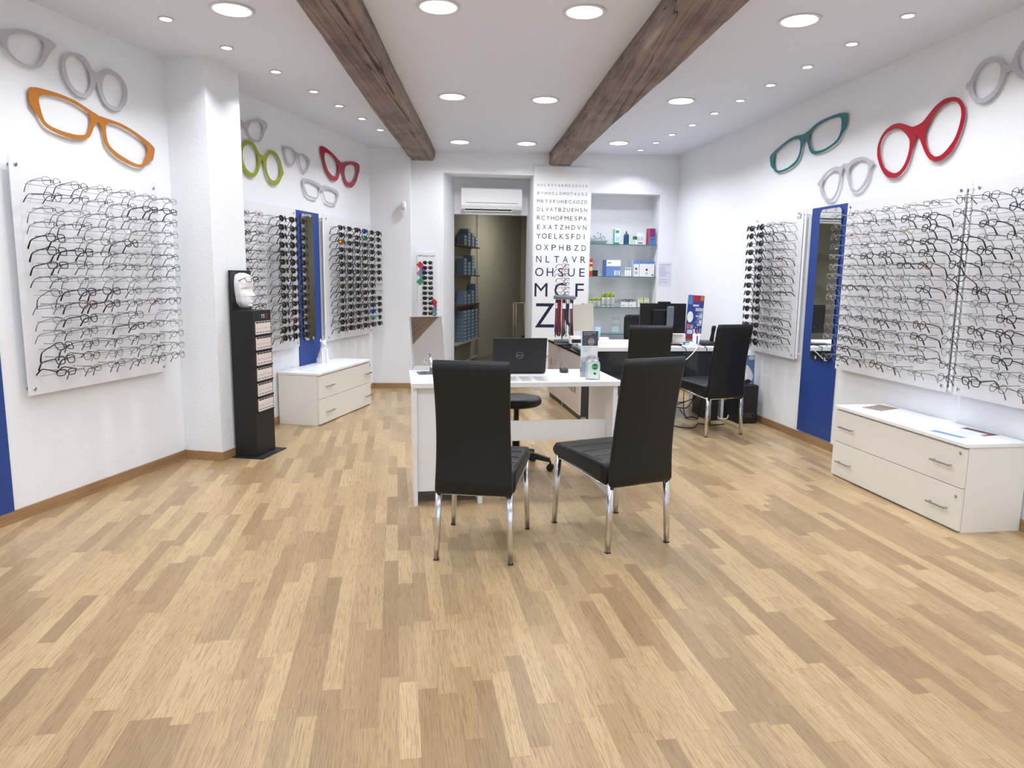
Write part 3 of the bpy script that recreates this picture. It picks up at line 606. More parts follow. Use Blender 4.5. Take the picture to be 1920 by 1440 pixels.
# ------------------------------------------------------------------ front desk
D = ((-.6, 4.305, 0), .162)
t = thing('desk', 'white desk in the middle of the room holding a laptop', 'desk', D[0], D[1])
MB().box(-.012, 1.312, -.02, .6, .742, .772).build('desktop', M_white, t, bevel=.0015)
MB().box(0, .025, 0, .58, 0, .742).build('side_panel', M_white, t, bevel=.001)
MB().box(.40, .428, 0, .58, 0, .742).build('side_panel', M_white, t, bevel=.001)
MB().box(1.262, 1.29, .0, .58, 0, .742).build('side_panel', M_white, t, bevel=.001)
MB().box(.026, .399, .018, .036, .085, .741).build('back_panel', M_white, t, bevel=.001)
MB().box(.429, 1.261, .14, .158, .365, .497).build('modesty_panel', M_white, t, bevel=.001)
d = MB().box(.03, .396, .565, .583, .1, .42).build('drawer', M_white, t, bevel=.001); MB().box(.14, .28, .584, .592, .30, .31).build('drawer_handle', M_steel, d)
d = MB().box(.03, .396, .565, .583, .43, .735).build('drawer', M_white, t, bevel=.001); MB().box(.14, .28, .584, .592, .62, .63).build('drawer_handle', M_steel, d)
def on_desk(x, y, z=.772): return wp(D, x, y, z)
# tilting table mirror
t = thing('table_mirror', 'square tilting mirror on a stand at the left end of the white desk', 'mirror', (-.572, 4.86, .772), .36)
MB().box(-.1, .09, -.17, -.075, 0, .012).build('base', clear_mat('smoked_acrylic', '#4a5566', .4, .05, .55), t, bevel=.002)
MB().tube([(-.01, -.12, .012), (-.01, -.12, .075), (-.01, -.075, .12)], .011, 10).build('post', M_chrome, t, True)
for sx in (-.105, .105): MB().tube([(sx, -.02, .0), (sx, -.01, .05), (sx * .9, .01, .1)], .005, 6).build('foot', M_chrome, t, True)
m = MB().box(-.108, .108, -.006, .006, 0, .335).build('glass', M_mirror, t, loc=(0, -.035, .045), rot=(-.30, 0, 0))
fr = MB()
for a in ((-.112, -.108, -.009, .009, -.004, .339), (.108, .112, -.009, .009, -.004, .339), (-.108, .108, -.009, .009, -.004, 0), (-.108, .108, -.009, .009, .335, .339)): fr.box(*a)
fr.build('rim', M_steel, m)
# laptop, lid towards the camera
t = thing('laptop', 'open black laptop seen from behind on the white desk', 'laptop', (.045, 4.79, .772), .13)
MB().box(-.179, .179, .0, .245, .004, .018).build('keyboard_base', M_blackm, t, bevel=.003)
lid = MB().box(-.181, .181, -.005, .004, 0, .236).build('lid', M_blackm, t, bevel=.003, loc=(0, .0, .014), rot=(.20, 0, 0))
MB().box(-.169, .169, .0042, .0048, .02, .222).build('screen', mat('screen_dark', '#101218', .15), lid)
ring = MB().loft([[(q * math.cos(a), -.0056, .118 + q * math.sin(a)) for a in (2 * math.pi * k / 28 for k in range(28))] for q in (.0215, .0240)], cap=False)
join(ring, text_mb('DELL', .013, 0, .1115, .034, 'center', .0056)).build('logo', M_silver, lid)
# newspaper-print mat under it
t = MB().box(-.19, .19, -.11, .11, 0, .0012).build('desk_mat', mat('print_paper', '#d9d7d8', .5, var=.3, vscale=60), None, loc=on_desk(.68, .135), rot=(0, 0, .13)); tag(t, 'pale printed paper mat on the desk in front of the laptop', 'mat')
ln = MB()
for i in range(9):
    for j in range(4): ln.box(-.18 + j * .092, -.18 + j * .092 + R.uniform(.05, .082), -.1 + i * .023, -.1 + i * .023 + .009, .00125, .0015)
ln.build('print', M_grey, t)
# mouse
t = thing('mouse', 'small dark grey mouse on the white desk right of the laptop', 'mouse', (.355, 4.90, .772), .1)
b = MB().loft([[(x, y, z) for x, y in rrect(.058 * k, .09 * k, .027 * k, 5)] for z, k in ((0, .92), (.012, 1), (.026, .93), (.034, .7), (.0365, .3))]); b.build('shell', mat('mouse_grey', '#3c3d3f', .4), t, True)
MB().cyl(0, -.01, .036, .0372, .007, 16).build('badge', M_silver, t, True)
# brochure holder
t = thing('brochure_holder', 'clear holder full of leaflets on the desk beside the sanitizer bottle', 'leaflet holder', (.507, 4.70, .772), .12)
MB().box(-.056, .056, -.025, -.022, 0, .13).build('front_plate', M_clearp, t); MB().box(-.056, .056, .022, .026, 0, .30).build('back_plate', M_clearp, t); MB().box(-.056, .056, -.025, .026, 0, .003).build('base', M_clearp, t)
for s in (-1, 1): MB().box(s * .056 - .0015, s * .056 + .0015, -.022, .024, 0, .12).build('side_plate', M_clearp, t)
lf = MB().box(-.053, .053, -.006, .019, .004, .302).build('leaflet_stack', mat('leaflet_paper', '#e6e9f0', .5), t)
MB().box(-.053, .053, -.0066, -.0061, .205, .302).build('dark_header', mat('leaflet_dark', '#4b4d57', .5), lf)
MB().loft([[(.008 + .022 * k * math.cos(a), -.0075, .232 + .026 * k * math.sin(a)) for a in (2 * math.pi * q / 20 for q in range(20))] for k in (1, .01)], cap=False).build('portrait', mat('portrait_skin', '#8f8380', .6), lf)
g = MB()
for s in (-1, 1): g.tube([(.008 + s * .011 + .0085 * math.cos(a), -.0082, .232 + .0075 * math.sin(a)) for a in (2 * math.pi * q / 14 for q in range(14))], .0008, 4, True)
g.build('printed_spectacles', M_white, lf)
join(text_mb('Comment bien choisir', .0075, -.042, .288, .08, 'left', .0072), text_mb('ses verres ?', .0075, -.042, .276, .05, 'left', .0072)).build('title', M_white, lf)
join(text_mb('Des verres qui', .0065, -.046, .188, .052, 'left', .0066), text_mb("s'adaptent a", .0065, -.046, .176, .048, 'left', .0066), text_mb('la lumiere', .0065, -.046, .164, .036, 'left', .0066)).build('lettering', mat('leaflet_grey', '#6b7080', .5), lf)
g = MB().loft([[(.004 + .03 * k * math.cos(a), -.0072, .115 + .024 * k * math.sin(a)) for a in (2 * math.pi * q / 20 for q in range(20))] for k in (1, .01)], cap=False); g.build('printed_picture', mat('leaflet_pink', '#c6a3aa', .6), lf)
MB().box(-.05, -.01, -.0069, -.0062, .03, .10).build('blue_field', mat('leaflet_blue', '#9aa9d2', .6), lf)
# sanitizer
t = thing('sanitizer_bottle', 'clear sanitizer bottle with round green logo at the desk front', 'bottle', (.517, 4.572, .772), .1)
rings = []
for z, w, dd in ((0, .086, .044), (.006, .094, .05), (.09, .096, .05), (.112, .088, .046), (.125, .06, .036), (.133, .03, .03), (.14, .028, .028)): rings.append([(x, y, z) for x, y in rrect(w, dd, min(w, dd) * .42, 4)])
MB().loft(rings).build('bottle_body', M_clearp, t, True); MB().lathe(0, 0, [(.015, .139), (.017, .142), (.017, .158), (.012, .166)], 18).build('flip_cap', clear_mat('cap_clear', '#dbe4e6', .4, .1, .6), t, True)
lb = MB().shape(smooth2([(-.038, .012), (.038, .012), (.038, .098), (.02, .112), (-.02, .112), (-.038, .098)], 2), [], -.0268, -.0262).build('front_label', mat('label_mint', '#d8efe4', .4), t)
MB().loft([[(.008 + .02 * math.cos(a), y, .085 + .02 * math.sin(a)) for a in (2 * math.pi * k / 28 for k in range(28))] for y in (-.0280, -.0270)]).build('round_logo', mat('logo_green', '#1d8a5c', .4), lb)
text_mb('Dettol', .0085, .008, .081, .032, 'center', .0284).build('lettering', M_white, lb)
MB().shape(smooth2([(.008, .03), (.018, .042), (.014, .048), (.008, .044), (.002, .048), (-.002, .042)], 2), [], -.0278, -.027).build('leaf_mark', mat('leaf_dark', '#22402f', .5), lb)
# round stool
t = thing('swivel_stool', 'round black swivel stool behind the white desk', 'stool', (.035, 5.22, 0))
MB().lathe(0, 0, [(.05, .475), (.16, .48), (.182, .495), (.186, .52), (.176, .54), (.14, .549), (.0, .552)], 36).build('seat', M_black, t, True)
MB().lathe(0, 0, [(.028, .12), (.028, .32), (.02, .33), (.02, .478), (.06, .479)], 20).build('gas_column', M_blackp, t, True)
for k in range(5):
    a = -.22 + 2 * math.pi * k / 5; c, s = math.cos(a), math.sin(a); px, py = -s, c
    V = []
    for rr, hw, z0, z1 in ((.02, .026, .095, .15), (.15, .022, .085, .125), (.245, .017, .07, .098)): V.append([(rr * c + px * q, rr * s + py * q, z) for q, z in ((-hw, z0), (hw, z0), (hw * .8, z1), (-hw * .8, z1))])
    V.append([(x + c * .015, y + s * .015, z) for x, y, z in V[-1]])
    lg = MB().loft(V).build('leg', M_blackp, t)
    w = MB()
    for q in (-.014, .014): w.loft([[(.262 * c + px * (q + e) + c * .026 * math.cos(u), .262 * s + py * (q + e) + s * .026 * math.cos(u), .0265 + .026 * math.sin(u)) for u in (2 * math.pi * i / 16 for i in range(16))] for e in (-.008, .008)])
    w.cyl(.262 * c, .262 * s, .03, .075, .007, 8); w.build('caster', M_blackp, lg)

# ------------------------------------------------------------------ low drawer cabinets
def cabinet(F, x0, x1, dep, H, lx, label, hx, lockx, cream):
    t = thing('drawer_cabinet', label, 'cabinet', F[0], F[1], 'low white two-drawer cabinets'); m = M_cream if cream else M_white; y0 = -.018 - dep
    MB().box(x0, x1, y0 + .02, -.018, 0, H - .022).build('body', m, t, bevel=.001); MB().box(x0 - .006, x1 + .006, y0 - .006, -.016, H - .021, H).build('top', M_white, t, bevel=.0015)
    mid = .257 * H / .515
    for z0, z1, hz, lz in ((.012, mid - .002, .12, .204), (mid + .002, H - .033, .372, .454)):
        d = MB().box(x0 + .003, x1 - .003, y0, y0 + .0185, z0, z1).build('drawer', m, t, bevel=.0012)
        for h in hx:
            g = MB(); hz_ = hz * H / .515; g.box(h - .08, h + .08, y0 - .03, y0 - .022, hz_ - .005, hz_ + .005)
            for q in (-.065, .065): g.box(h + q - .005, h + q + .005, y0 - .023, y0, hz_ - .004, hz_ + .004)
            g.build('handle', M_steel, d, bevel=.001)
        MB().loft([[(lockx + .009 * math.cos(a), y, lz * H / .515 + .009 * math.sin(a)) for a in (2 * math.pi * k / 14 for k in range(14))] for y in (y0 - .003, y0)]).build('lock', M_steel, d)
    return t
cabinet(RW, 1.209, 2.459, .396, .522, 0, 'low white two-drawer cabinet on the right wall with leaflets on top', (1.37, 2.295), 2.42, True)
cabinet(LW, 2.955, 4.176, .415, .50, 0, 'low white two-drawer cabinet on the left wall under the far rack', (3.16, 4.07), 4.147, True)
# papers on the right cabinet
def sheet(P, name, label, m, extra=None):
    P[:] = [(x * .993, y * .993) for x, y in P]; z = .5221; t = MB(); t.loft([[(x, y, z) for x, y in P], [(x, y, z + .001) for x, y in P]]); o = t.build(name, m, None); tag(o, label, 'paper', 'papers on the right cabinet'); return o
def lerp(a, b, k): return (a[0] + (b[0] - a[0]) * k, a[1] + (b[1] - a[1]) * k)
P = [(2.60, 4.975), (2.526, 5.112), (2.72, 5.235), (2.79, 5.09)]
o = sheet(P, 'leaflet', 'grey-brown printed leaflet at the far end of the right cabinet', mat('leaflet_taupe', '#9d9088', .5, var=.5, vscale=40))
P = [(2.629, 4.512), (2.585, 4.698), (2.862, 4.79), (2.909, 4.60)]
o = sheet(P, 'leaflet', 'plain white sheet in the middle of the right cabinet top', mat('sheet_white', '#f3f4fa', .4))
P = [(2.632, 4.119), (2.566, 4.322), (2.868, 4.435), (2.927, 4.218)]
o = sheet(P, 'leaflet', 'leaflet with blue edge and dark red corner, nearest on the right cabinet', mat('sheet_bluewhite', '#dfe9f8', .35))
def quad(a0, a1, b0, b1): # sub-rectangle of P in its own fractions
    f = lambda u, v: lerp(lerp(P[0], P[3], u), lerp(P[1], P[2], u), v); return [f(a0, b0), f(a1, b0), f(a1, b1), f(a0, b1)]
def patch(Q, n, m): MB().loft([[(x, y, .52312) for x, y in Q], [(x, y, .5235) for x, y in Q]]).build(n, m, o)
patch(quad(.0, .16, .0, 1), 'blue_band', mat('band_blue', '#5f8fb8', .4)); patch(quad(.82, 1, .0, 1), 'dark_band', mat('band_dark', '#4c3a48', .4)); patch(quad(.6, .82, .0, .14), 'red_corner', mat('band_red', '#a0303a', .4))
for i in range(5): patch(quad(.28, .68 - .05 * (i % 2), .25 + i * .12, .28 + i * .12), 'text_line', mat('band_text', '#b5a9c4', .5))

# ------------------------------------------------------------------ black floor stand with mask
SX = (-1.967, 5.436, 0); SR = math.pi / 2 - .17   # local x along the product face (deeper), y into the stand (towards the pillar)
t = thing('floor_display', 'black floor display stand of reading glasses against the white pillar', 'display stand', SX, SR)
MB().box(-.05, .33, -.07, .215, 0, .006).build('base_plate', M_blackm, t)
MB().box(0, .275, 0, .165, .006, 1.135).build('column_body', M_blackm, t, bevel=.001)
MB().box(-.0, .29, .165, .185, .006, 1.438).build('back_board', M_blackm, t, bevel=.001)
join(text_mb('LU', .03, .085, 1.075, .035, 'left', .001)).build('blue_lettering', mat('ltr_blue', '#2c3390', .5), t)
join(text_mb('TTE', .03, .124, 1.075, .055, 'left', .001)).build('white_lettering', M_white, t)
join(text_mb('CE', .03, .184, 1.075, .042, 'left', .001)).build('red_lettering', mat('ltr_red', '#c02233', .5), t)
CARD = MB().box(-.0215, .0215, -.006, 0, 0, .098).mesh('card', mat('card_pink_white', '#ece0dc', .5))
CG = MB()
for s in (-1, 1): CG.tube([(s * .0085 + .0068 * math.cos(a), -.0075, .045 + .0068 * math.sin(a)) for a in (2 * math.pi * q / 12 for q in range(12))], .0004, 4, True)
CG = CG.mesh('printed_spectacles', M_grey); CH = MB().box(-.018, .018, -.0072, -.006, .086, .096).mesh('dark_tab', M_ink); CF = MB().box(-.014, .014, -.0068, -.006, .012, .02).mesh('text_line', M_grey)
for i in range(6):
    z = .955 - i * .1195
    MB().box(.03, .262, -.012, 0, z - .012, z - .002).build('ledge', M_blackm, t)
    for j in range(5):
        c = thing('reading_glasses_card', 'white spectacle card, %s from left on the %s ledge of the black stand' % (NTH[j], ORD[i] if i < 5 else 'bottom'), 'card', (0, 0, 0), SR, 'spectacle cards on the black stand')
        f = (SX, SR); c.location = wp(f, .055 + j * .0445, -.0008, z - .0015); ob('card', CARD, c); ob('printed_spectacles', CG, c); ob('dark_tab', CH, c); ob('text_line', CF, c)
# faceted white mask
M_mask = mat('matt_white_mask', '#f4f4f8', .6)
rows = [(-.130, .060, .020), (-.116, .092, .036), (-.098, .084, .050), (-.084, .098, .057), (-.072, .090, .060), (-.060, .094, .062), (-.046, .092, .065), (-.036, .128, .068), (-.020, .118, .071), (.012, .090, .075), (.030, .094, .077), (.062, .096, .078), (.095, .082, .072), (.120, .055, .056), (.134, .018, .022)]
V = []; us = [-1, -.8, -.5, -.17, 0, .17, .5, .8, 1]; NC = 9
for z, d, hw in rows:
    base = min(d, .082)
    for u in us:
        a = abs(u)
        if a == 0: y = d
        elif a < .3: y = {-.036: .092, -.020: .082, .012: .070, .030: .088}.get(z, min(d, base + .006))
        elif a < .6: y = base * .84 if z not in (.012, -.020) else (.056 if z == .012 else .066)
        elif a < .9: y = base * .52
        else: y = 0
        V.append((u * hw, -y, z))
F = []
for r in range(len(rows) - 1):
    for c in range(NC - 1):
        a, b_, c_, d_ = r * NC + c, r * NC + c + 1, (r + 1) * NC + c + 1, (r + 1) * NC + c
        F += [(a, b_, c_), (a, c_, d_)] if c < 4 else [(a, b_, d_), (b_, c_, d_)]
F.append(tuple(range(NC))[::-1]); F.append(tuple(range((len(rows) - 1) * NC, len(rows) * NC)))
F.append(tuple([r * NC for r in range(len(rows))] + [r * NC + NC - 1 for r in range(len(rows) - 1, -1, -1)]))
m = MB().add(V, F).build('face_mask', M_mask, None, loc=wp((SX, SR), .12, .145, 1.285), rot=(0, 0, SR - .35)); m.scale = (1.05, 1.15, 1)
tag(m, 'faceted white face mask mounted on the black stand', 'mask')
glasses(wp((SX, SR), .085, .035, 1.372), (Matrix.Rotation(SR - .35, 4, 'Z') @ Matrix.Rotation(-.3, 4, 'X')).to_euler(), 'square', 2, M_dark, M_lens, 'black glasses pushed up on the forehead of the white mask', None)

# faceted dog sculpture on the left cabinet
def oval(cx, cy, z, rx, ry, n=7, ph=.2): return [(cx + rx * math.cos(2 * math.pi * k / n + ph), cy + ry * math.sin(2 * math.pi * k / n + ph), z) for k in range(n)]
m = MB()
m.loft([oval(0, .012, .0, .058, .055), oval(0, .014, .035, .064, .06), oval(0, .008, .09, .05, .048), oval(0, -.004, .14, .036, .034), oval(0, -.01, .185, .026, .027), oval(0, -.01, .215, .022, .024)])
m.loft([[(x, -.0 + y, z) for x, y, z in r] for r in ([(-.024, .012, .19), (.024, .012, .19), (.024, .012, .228), (-.024, .012, .228)], [(-.026, -.02, .188), (.026, -.02, .188), (.022, -.02, .236), (-.022, -.02, .236)], [(-.014, -.055, .185), (.014, -.055, .185), (.012, -.055, .212), (-.012, -.055, .212)], [(-.009, -.078, .188), (.009, -.078, .188), (.007, -.078, .203), (-.007, -.078, .203)])])
for s in (-1, 1):
    m.loft([[(s * .024 + x, y, z) for x, y, z in ((-.011, .01, .222), (.011, .01, .222), (.009, -.01, .226), (-.009, -.01, .226))], [(s * .026 + x, .002 + y, .258) for x, y in ((-.001, .001), (.001, .001), (.001, -.001), (-.001, -.001))]])
    m.loft([oval(s * .024, -.038, .15, .014, .016, 5), oval(s * .026, -.045, .07, .012, .013, 5), oval(s * .027, -.05, .012, .011, .012, 5), oval(s * .027, -.056, .0, .014, .02, 5)])
    m.loft([oval(s * .045, .02, .0, .02, .045, 6), oval(s * .047, .022, .04, .02, .036, 6), oval(s * .04, .02, .075, .01, .015, 6)])
m.loft([oval(.02, .07, .006, .008, .008, 5), oval(.06, .075, .006, .006, .006, 5), oval(.085, .055, .006, .003, .003, 5)])
o = m.build('dog_sculpture', M_mask, None, loc=(-1.965, 7.43, .5), rot=(0, 0, .55)); tag(o, 'small faceted white sitting dog sculpture on the left cabinet', 'sculpture')
# ------------------------------------------------------------------ eye chart
t = thing('eye_chart', 'tall white eye chart of dark letters growing larger downward', 'eye chart', BW[0], BW[1])
MB().box(1.507, 2.233, -.022, -.012, .40, 2.80).build('board', M_gloss, t, bevel=.001)
CH_ = [('HULFVTNRMDZOXCE', 2.568, .030), ('BYHNCLDMOTAUSZ', 2.469, .036), ('MRTVFUHECXOZD', 2.37, .044), ('DLVATBZUEHSN', 2.27, .050), ('RCYHOFMESPA', 2.164, .056), ('EXATZHDVN', 2.051, .062), ('YOELKSFDI', 1.937, .068),
       ('OXPHBZD', 1.795, .075), ('NLTAVR', 1.647, .088), ('OHSUE', 1.484, .114), ('MCF', 1.258, .185), ('ZU', .934, .335)]
for r, (w, z, cap) in enumerate(CH_):
    m = MB(); n = len(w); L, Rr = 1.548, 2.192; cw = cap * .74
    for i, ch in enumerate(w):
        x = L + cw / 2 + (Rr - L - cw) * i / (n - 1); a = text_mb(ch, cap, x, z - cap / 2, {'I': None}.get(ch, cap * {'M': .92, 'W': 1, 'O': .95, 'C': .85, 'E': .62, 'F': .6, 'L': .58, 'S': .62}.get(ch, .76)), 'center', .0226)
        if r > 6: a.build('letter', M_text, t)
        else: m.add(a.v, a.f)
    if r < 7: m.build('letter_row', M_text, t)
# air conditioner
t = thing('air_conditioner', 'white wall air conditioner above the storage room opening', 'air conditioner', wp(BW, 0, .5), BW[1])
rings = []
for x in (.598, 1.398): rings.append([(x, y, z) for y, z in ((0, 2.555), (-.15, 2.562), (-.185, 2.54), (-.195, 2.44), (-.19, 2.33), (-.165, 2.285), (-.12, 2.262), (0, 2.262))])
MB().loft(rings).build('housing', M_gloss, t, bevel=.004)
MB().box(.64, 1.27, -.20, -.10, 2.255, 2.263).build('louver', M_white, t, rot=(0, 0, 0))
MB().box(.65, 1.26, -.165, -.11, 2.264, 2.29).build('air_slot', M_ink, t)
MB().box(.645, 1.265, -.215, -.12, 2.215, 2.222).build('open_flap', M_gloss, t)
MB().box(.66, 1.34, -.1975, -.195, 2.362, 2.366).build('panel_line', M_grey, t)
for x in (.86, 1.06): MB().box(x - .003, x + .003, -.198, -.19, 2.265, 2.30).build('divider', M_grey, t)
# alarm sensor
t = thing('motion_sensor', 'small white motion sensor on the back left wall near the corner', 'sensor', (-1.345, 8.962, 2.25), .066)
b = MB().loft([[(x, y, z) for x, z in rrect(.062 * k, .11 * k, .028 * k, 5)] for y, k in ((0, 1), (-.03, .96), (-.045, .75), (-.05, .4))]); b.build('housing', M_white, t, True)
MB().box(-.03, .035, -.04, 0, -.075, -.058).build('bracket', M_white, t); MB().loft([[(.006 * math.cos(a), y, -.03 + .006 * math.sin(a)) for a in (2 * math.pi * k / 12 for k in range(12))] for y in (-.052, -.04)]).build('indicator', M_ink, t)
# notice on the wall right of the niche
o = MB().box(3.172, 3.352, -.003, -.001, 1.325, 1.628).build('notice_sheet', mat('notice_lilac', '#dfdfee', .4), None, loc=BW[0], rot=(0, 0, BW[1])); tag(o, 'printed notice sheet taped on the wall right of the shelf niche', 'notice')
ln = MB(); ln.box(3.19, 3.335, -.0038, -.003, 1.592, 1.598); z = 1.57
for i in range(20):
    if i in (13, 14, 17): z -= .012; continue
    ln.box(3.192, 3.192 + R.uniform(.07, .14), -.0038, -.003, z, z + .0025); z -= .0105
ln.build('printed_lines', mat('notice_ink', '#8b8ba5', .5), o)
# sunglasses display with coloured diamonds
t = thing('sunglasses_display', 'narrow sunglasses wall display with coloured diamonds left of the opening', 'display', BW[0], BW[1])
MB().box(.038, .282, -.03, -.006, .70, 1.707).build('board', M_white, t, bevel=.001)
join(text_mb('Polaroid', .030, .075, 1.648, .172, 'left', .0305)).build('lettering', M_ink, t)
star = MB()
for a in range(4): star.tube([(.058 - .011 * math.cos(a * .785), -.031, 1.662 - .011 * math.sin(a * .785)), (.058 + .011 * math.cos(a * .785), -.031, 1.662 + .011 * math.sin(a * .785))], .0016, 4)
star.build('star_mark', M_ink, t)
DC = {'red': '#c8324a', 'grey': '#8d8a93', 'green': '#3f9a6b', 'purple': '#8f63a8', 'teal': '#5fa8a4', 'brown': '#a77b62'}
for x, z, c in ((.066, 1.548, 'red'), (.066, 1.443, 'grey'), (.066, 1.338, 'green'), (.108, 1.495, 'purple'), (.108, 1.39, 'teal'), (.242, 1.08, 'red'), (.242, .985, 'grey'), (.262, 1.033, 'purple'), (.262, .935, 'teal'), (.245, .885, 'green')):
    q = .046 if x < .26 else .02
    P = [(x - q, z), (x, z - .048), (x + q, z), (x, z + .048)]; MB().shape(P, [], -.0315, -.0305).build('coloured_diamond', mat('diamond_' + c, DC[c], .4), t)
for i in range(13):
    z = 1.574 - i * .0628; lm = (M_sunl, mat('purple_sun_lens', '#3a1f3c', .08), mat('blue_sun_lens', '#15203c', .08), mat('teal_sun_lens', '#16343c', .08), M_sunl, M_sunl, M_sunl, M_sunl, M_sunl, M_sunl, M_sbrown, M_sunl, M_sunl)[i]
    glasses(wp(BW, .163, -.185, z), Matrix.Rotation(BW[1], 4, 'Z').to_euler(), ('round', 'pantos', 'square', 'square', 'round', 'cat', 'square', 'square', 'cat', 'round', 'square', 'square', 'square')[i], 1, M_dark, lm,
            'dark sunglasses, %s pair down on the narrow display with coloured diamonds' % ((['top'] + NTH[1:] + ['eighth', 'ninth', 'tenth', 'eleventh', 'twelfth', 'bottom'])[i]), 'sunglasses on the narrow display', True)
    MB().tube([(.163, -.03, z + .008), (.163, -.18, z + .008)], .0025, 6).build('peg', M_rod, t)

# ------------------------------------------------------------------ glass shelves and products in the niche
SH = [1.853, 1.438, 1.035, .68]
for i, z in enumerate(SH):
    t = thing('glass_shelf', ('top', 'second', 'third', 'lowest')[i] + ' glass shelf in the wall niche', 'shelf', BW[0], BW[1], 'glass shelves in the niche')
    MB().box(2.253, 3.155, .03, .295, z - .009, z - .001).build('pane', M_glass, t); MB().box(2.253, 3.155, .027, .03, z - .0095, z - .0005).build('front_edge', M_edge, t)
def prod(n, s, w, h, shelf, y, d, col, label, cat='box', parts=(), grp=None):
    """box-shaped product: s,w along the shelf; parts: (name, x0,x1,z0,z1 fractions of the front, colour)"""
    t = thing(n, label, cat, wp(BW, s, y, SH[shelf]), BW[1] + R.uniform(-.04, .04), grp)
    MB().box(0, w, 0, d, 0, h).build('carton', mat('carton_' + col.strip('#'), col, .45), t, bevel=.001)
    for pn, a, b_, c, e, pc in parts: MB().box(a * w, b_ * w, -.0012, 0, c * h, e * h).build(pn, mat('print_' + pc.strip('#'), pc, .45), t)
    return t
prod('lens_solution_box', 2.573, .082, .195, 0, .06, .06, '#e8f2ef', 'green and white lens solution box on the top glass shelf', parts=(('green_panel', .0, .16, 0, 1, '#2f8f74'), ('green_header', .3, .9, .72, .92, '#3f9a80'), ('blue_field', .3, .95, .22, .5, '#a9d3e6'), ('green_base', .16, 1, 0, .12, '#2f8f74')))
t = thing('solution_bottle', 'dark teal bottle with pointed cap on the top glass shelf', 'bottle', wp(BW, 2.755, .1, SH[0]), BW[1])
MB().loft([[(x, y, z) for x, y in rrect(w, w * .6, w * .22, 4)] for z, w in ((0, .066), (.004, .07), (.12, .07), (.135, .05), (.14, .024))]).build('bottle_body', mat('bottle_teal', '#1f5568', .3), t, True); MB().cyl(0, 0, .138, .178, .014, 14, .006).build('cap', mat('cap_teal', '#2b7f86', .35), t, True)
MB().box(-.022, .022, -.0215, -.0208, .03, .11).build('front_label', mat('label_navy', '#2a3f73', .4), t)
prod('drops_box', 2.835, .055, .105, 0, .06, .04, '#dfe8dc', 'small white and green drops box on the top glass shelf', parts=(('green_header', 0, 1, .6, 1, '#1f6b3a'), ('green_stripe', .3, .45, .05, .5, '#6aa27a')))
prod('carton_box', 2.895, .11, .155, 0, .10, .06, '#e9e8ec', 'white carton with two grey rings on the top glass shelf', parts=(('grey_ring', .1, .38, .35, .65, '#c9c7d0'), ('grey_ring', .5, .78, .35, .65, '#c9c7d0'), ('dark_print', .2, .75, .08, .2, '#77757f')))
prod('lens_solution_box', 3.03, .10, .21, 0, .05, .07, '#7c2d6e', 'purple, red and blue box at the right end of the top shelf', parts=(('red_side', 0, .28, 0, 1, '#c2485c'), ('blue_field', .28, 1, 0, .48, '#4a78b8'), ('white_mark', .5, .9, .3, .42, '#dde6f3')))
t = thing('crystal_dish', 'oval glass dish heaped with clear crystals on the top shelf', 'dish', wp(BW, 2.385, .12, SH[0]), BW[1])
MB().loft([[(a * math.cos(u), b_ * math.sin(u), z) for u in (2 * math.pi * k / 28 for k in range(28))] for z, a, b_ in ((0, .10, .05), (.03, .125, .07), (.05, .13, .075), (.048, .12, .066), (.01, .09, .045))]).build('dish', mat('dish_glass', '#aab4b8', .1, alpha=.6), t, True)
cr = MB()
for k in range(70):
    a = R.uniform(0, 6.28); q = R.random() ** .5; x, y = .115 * q * math.cos(a), .06 * q * math.sin(a); z = .03 + R.uniform(0, .13 * (1 - q * .6)); s = R.uniform(.006, .012)
    cr.add([(x + s, y, z), (x - s, y, z), (x, y + s, z), (x, y - s, z), (x, y, z + s * 1.4), (x, y, z - s * 1.4)], [(0, 2, 4), (2, 1, 4), (1, 3, 4), (3, 0, 4), (2, 0, 5), (1, 2, 5), (3, 1, 5), (0, 3, 5)])
o = cr.build('crystals', M_clearp, t); o['kind'] = 'stuff'
prod('candy_box', 2.256, .05, .22, 1, .05, .05, '#d23a2c', 'tall red box at the left end of the second glass shelf', parts=(('round_mark', .2, .9, .3, .55, '#dfe3a0'), ('white_text', .2, .9, .72, .8, '#f2e9e4')))
prod('lens_case', 2.315, .065, .075, 1, .06, .06, '#24262e', 'small black box beside the red box on the second shelf')
prod('lens_solution_box', 2.455, .225, .21, 1, .05, .08, '#6f8fc8', 'large blue and white box with bottle pictures on the second shelf', parts=(('white_field', .15, 1, .62, 1, '#f0f3f8'), ('dark_text', .2, .42, .8, .86, '#4c5260'), ('bottle_picture', .62, .72, .06, .36, '#dfe6f6'), ('bottle_picture', .76, .84, .06, .36, '#e3c9dc'), ('bottle_picture', .88, .96, .06, .36, '#dfe6f6'), ('light_field', .0, .15, 0, 1, '#4c63a0')))
for k in range(3):
    t = thing('drops_bottle', 'small white bottle, %s of three on the second glass shelf' % ('left', 'middle', 'right')[k], 'bottle', wp(BW, 2.755 + k * .031, .07, SH[1]), BW[1], 'three white bottles on the second shelf')
    MB().lathe(0, 0, [(.012, 0), (.013, .003), (.013, .075), (.006, .082), (.006, .088)], 16).build('bottle_body', M_white, t, True); MB().cyl(0, 0, .088, .118, .0085, 14, .006).build('cap', mat('cap_ice', '#d6e6f4', .4), t, True)
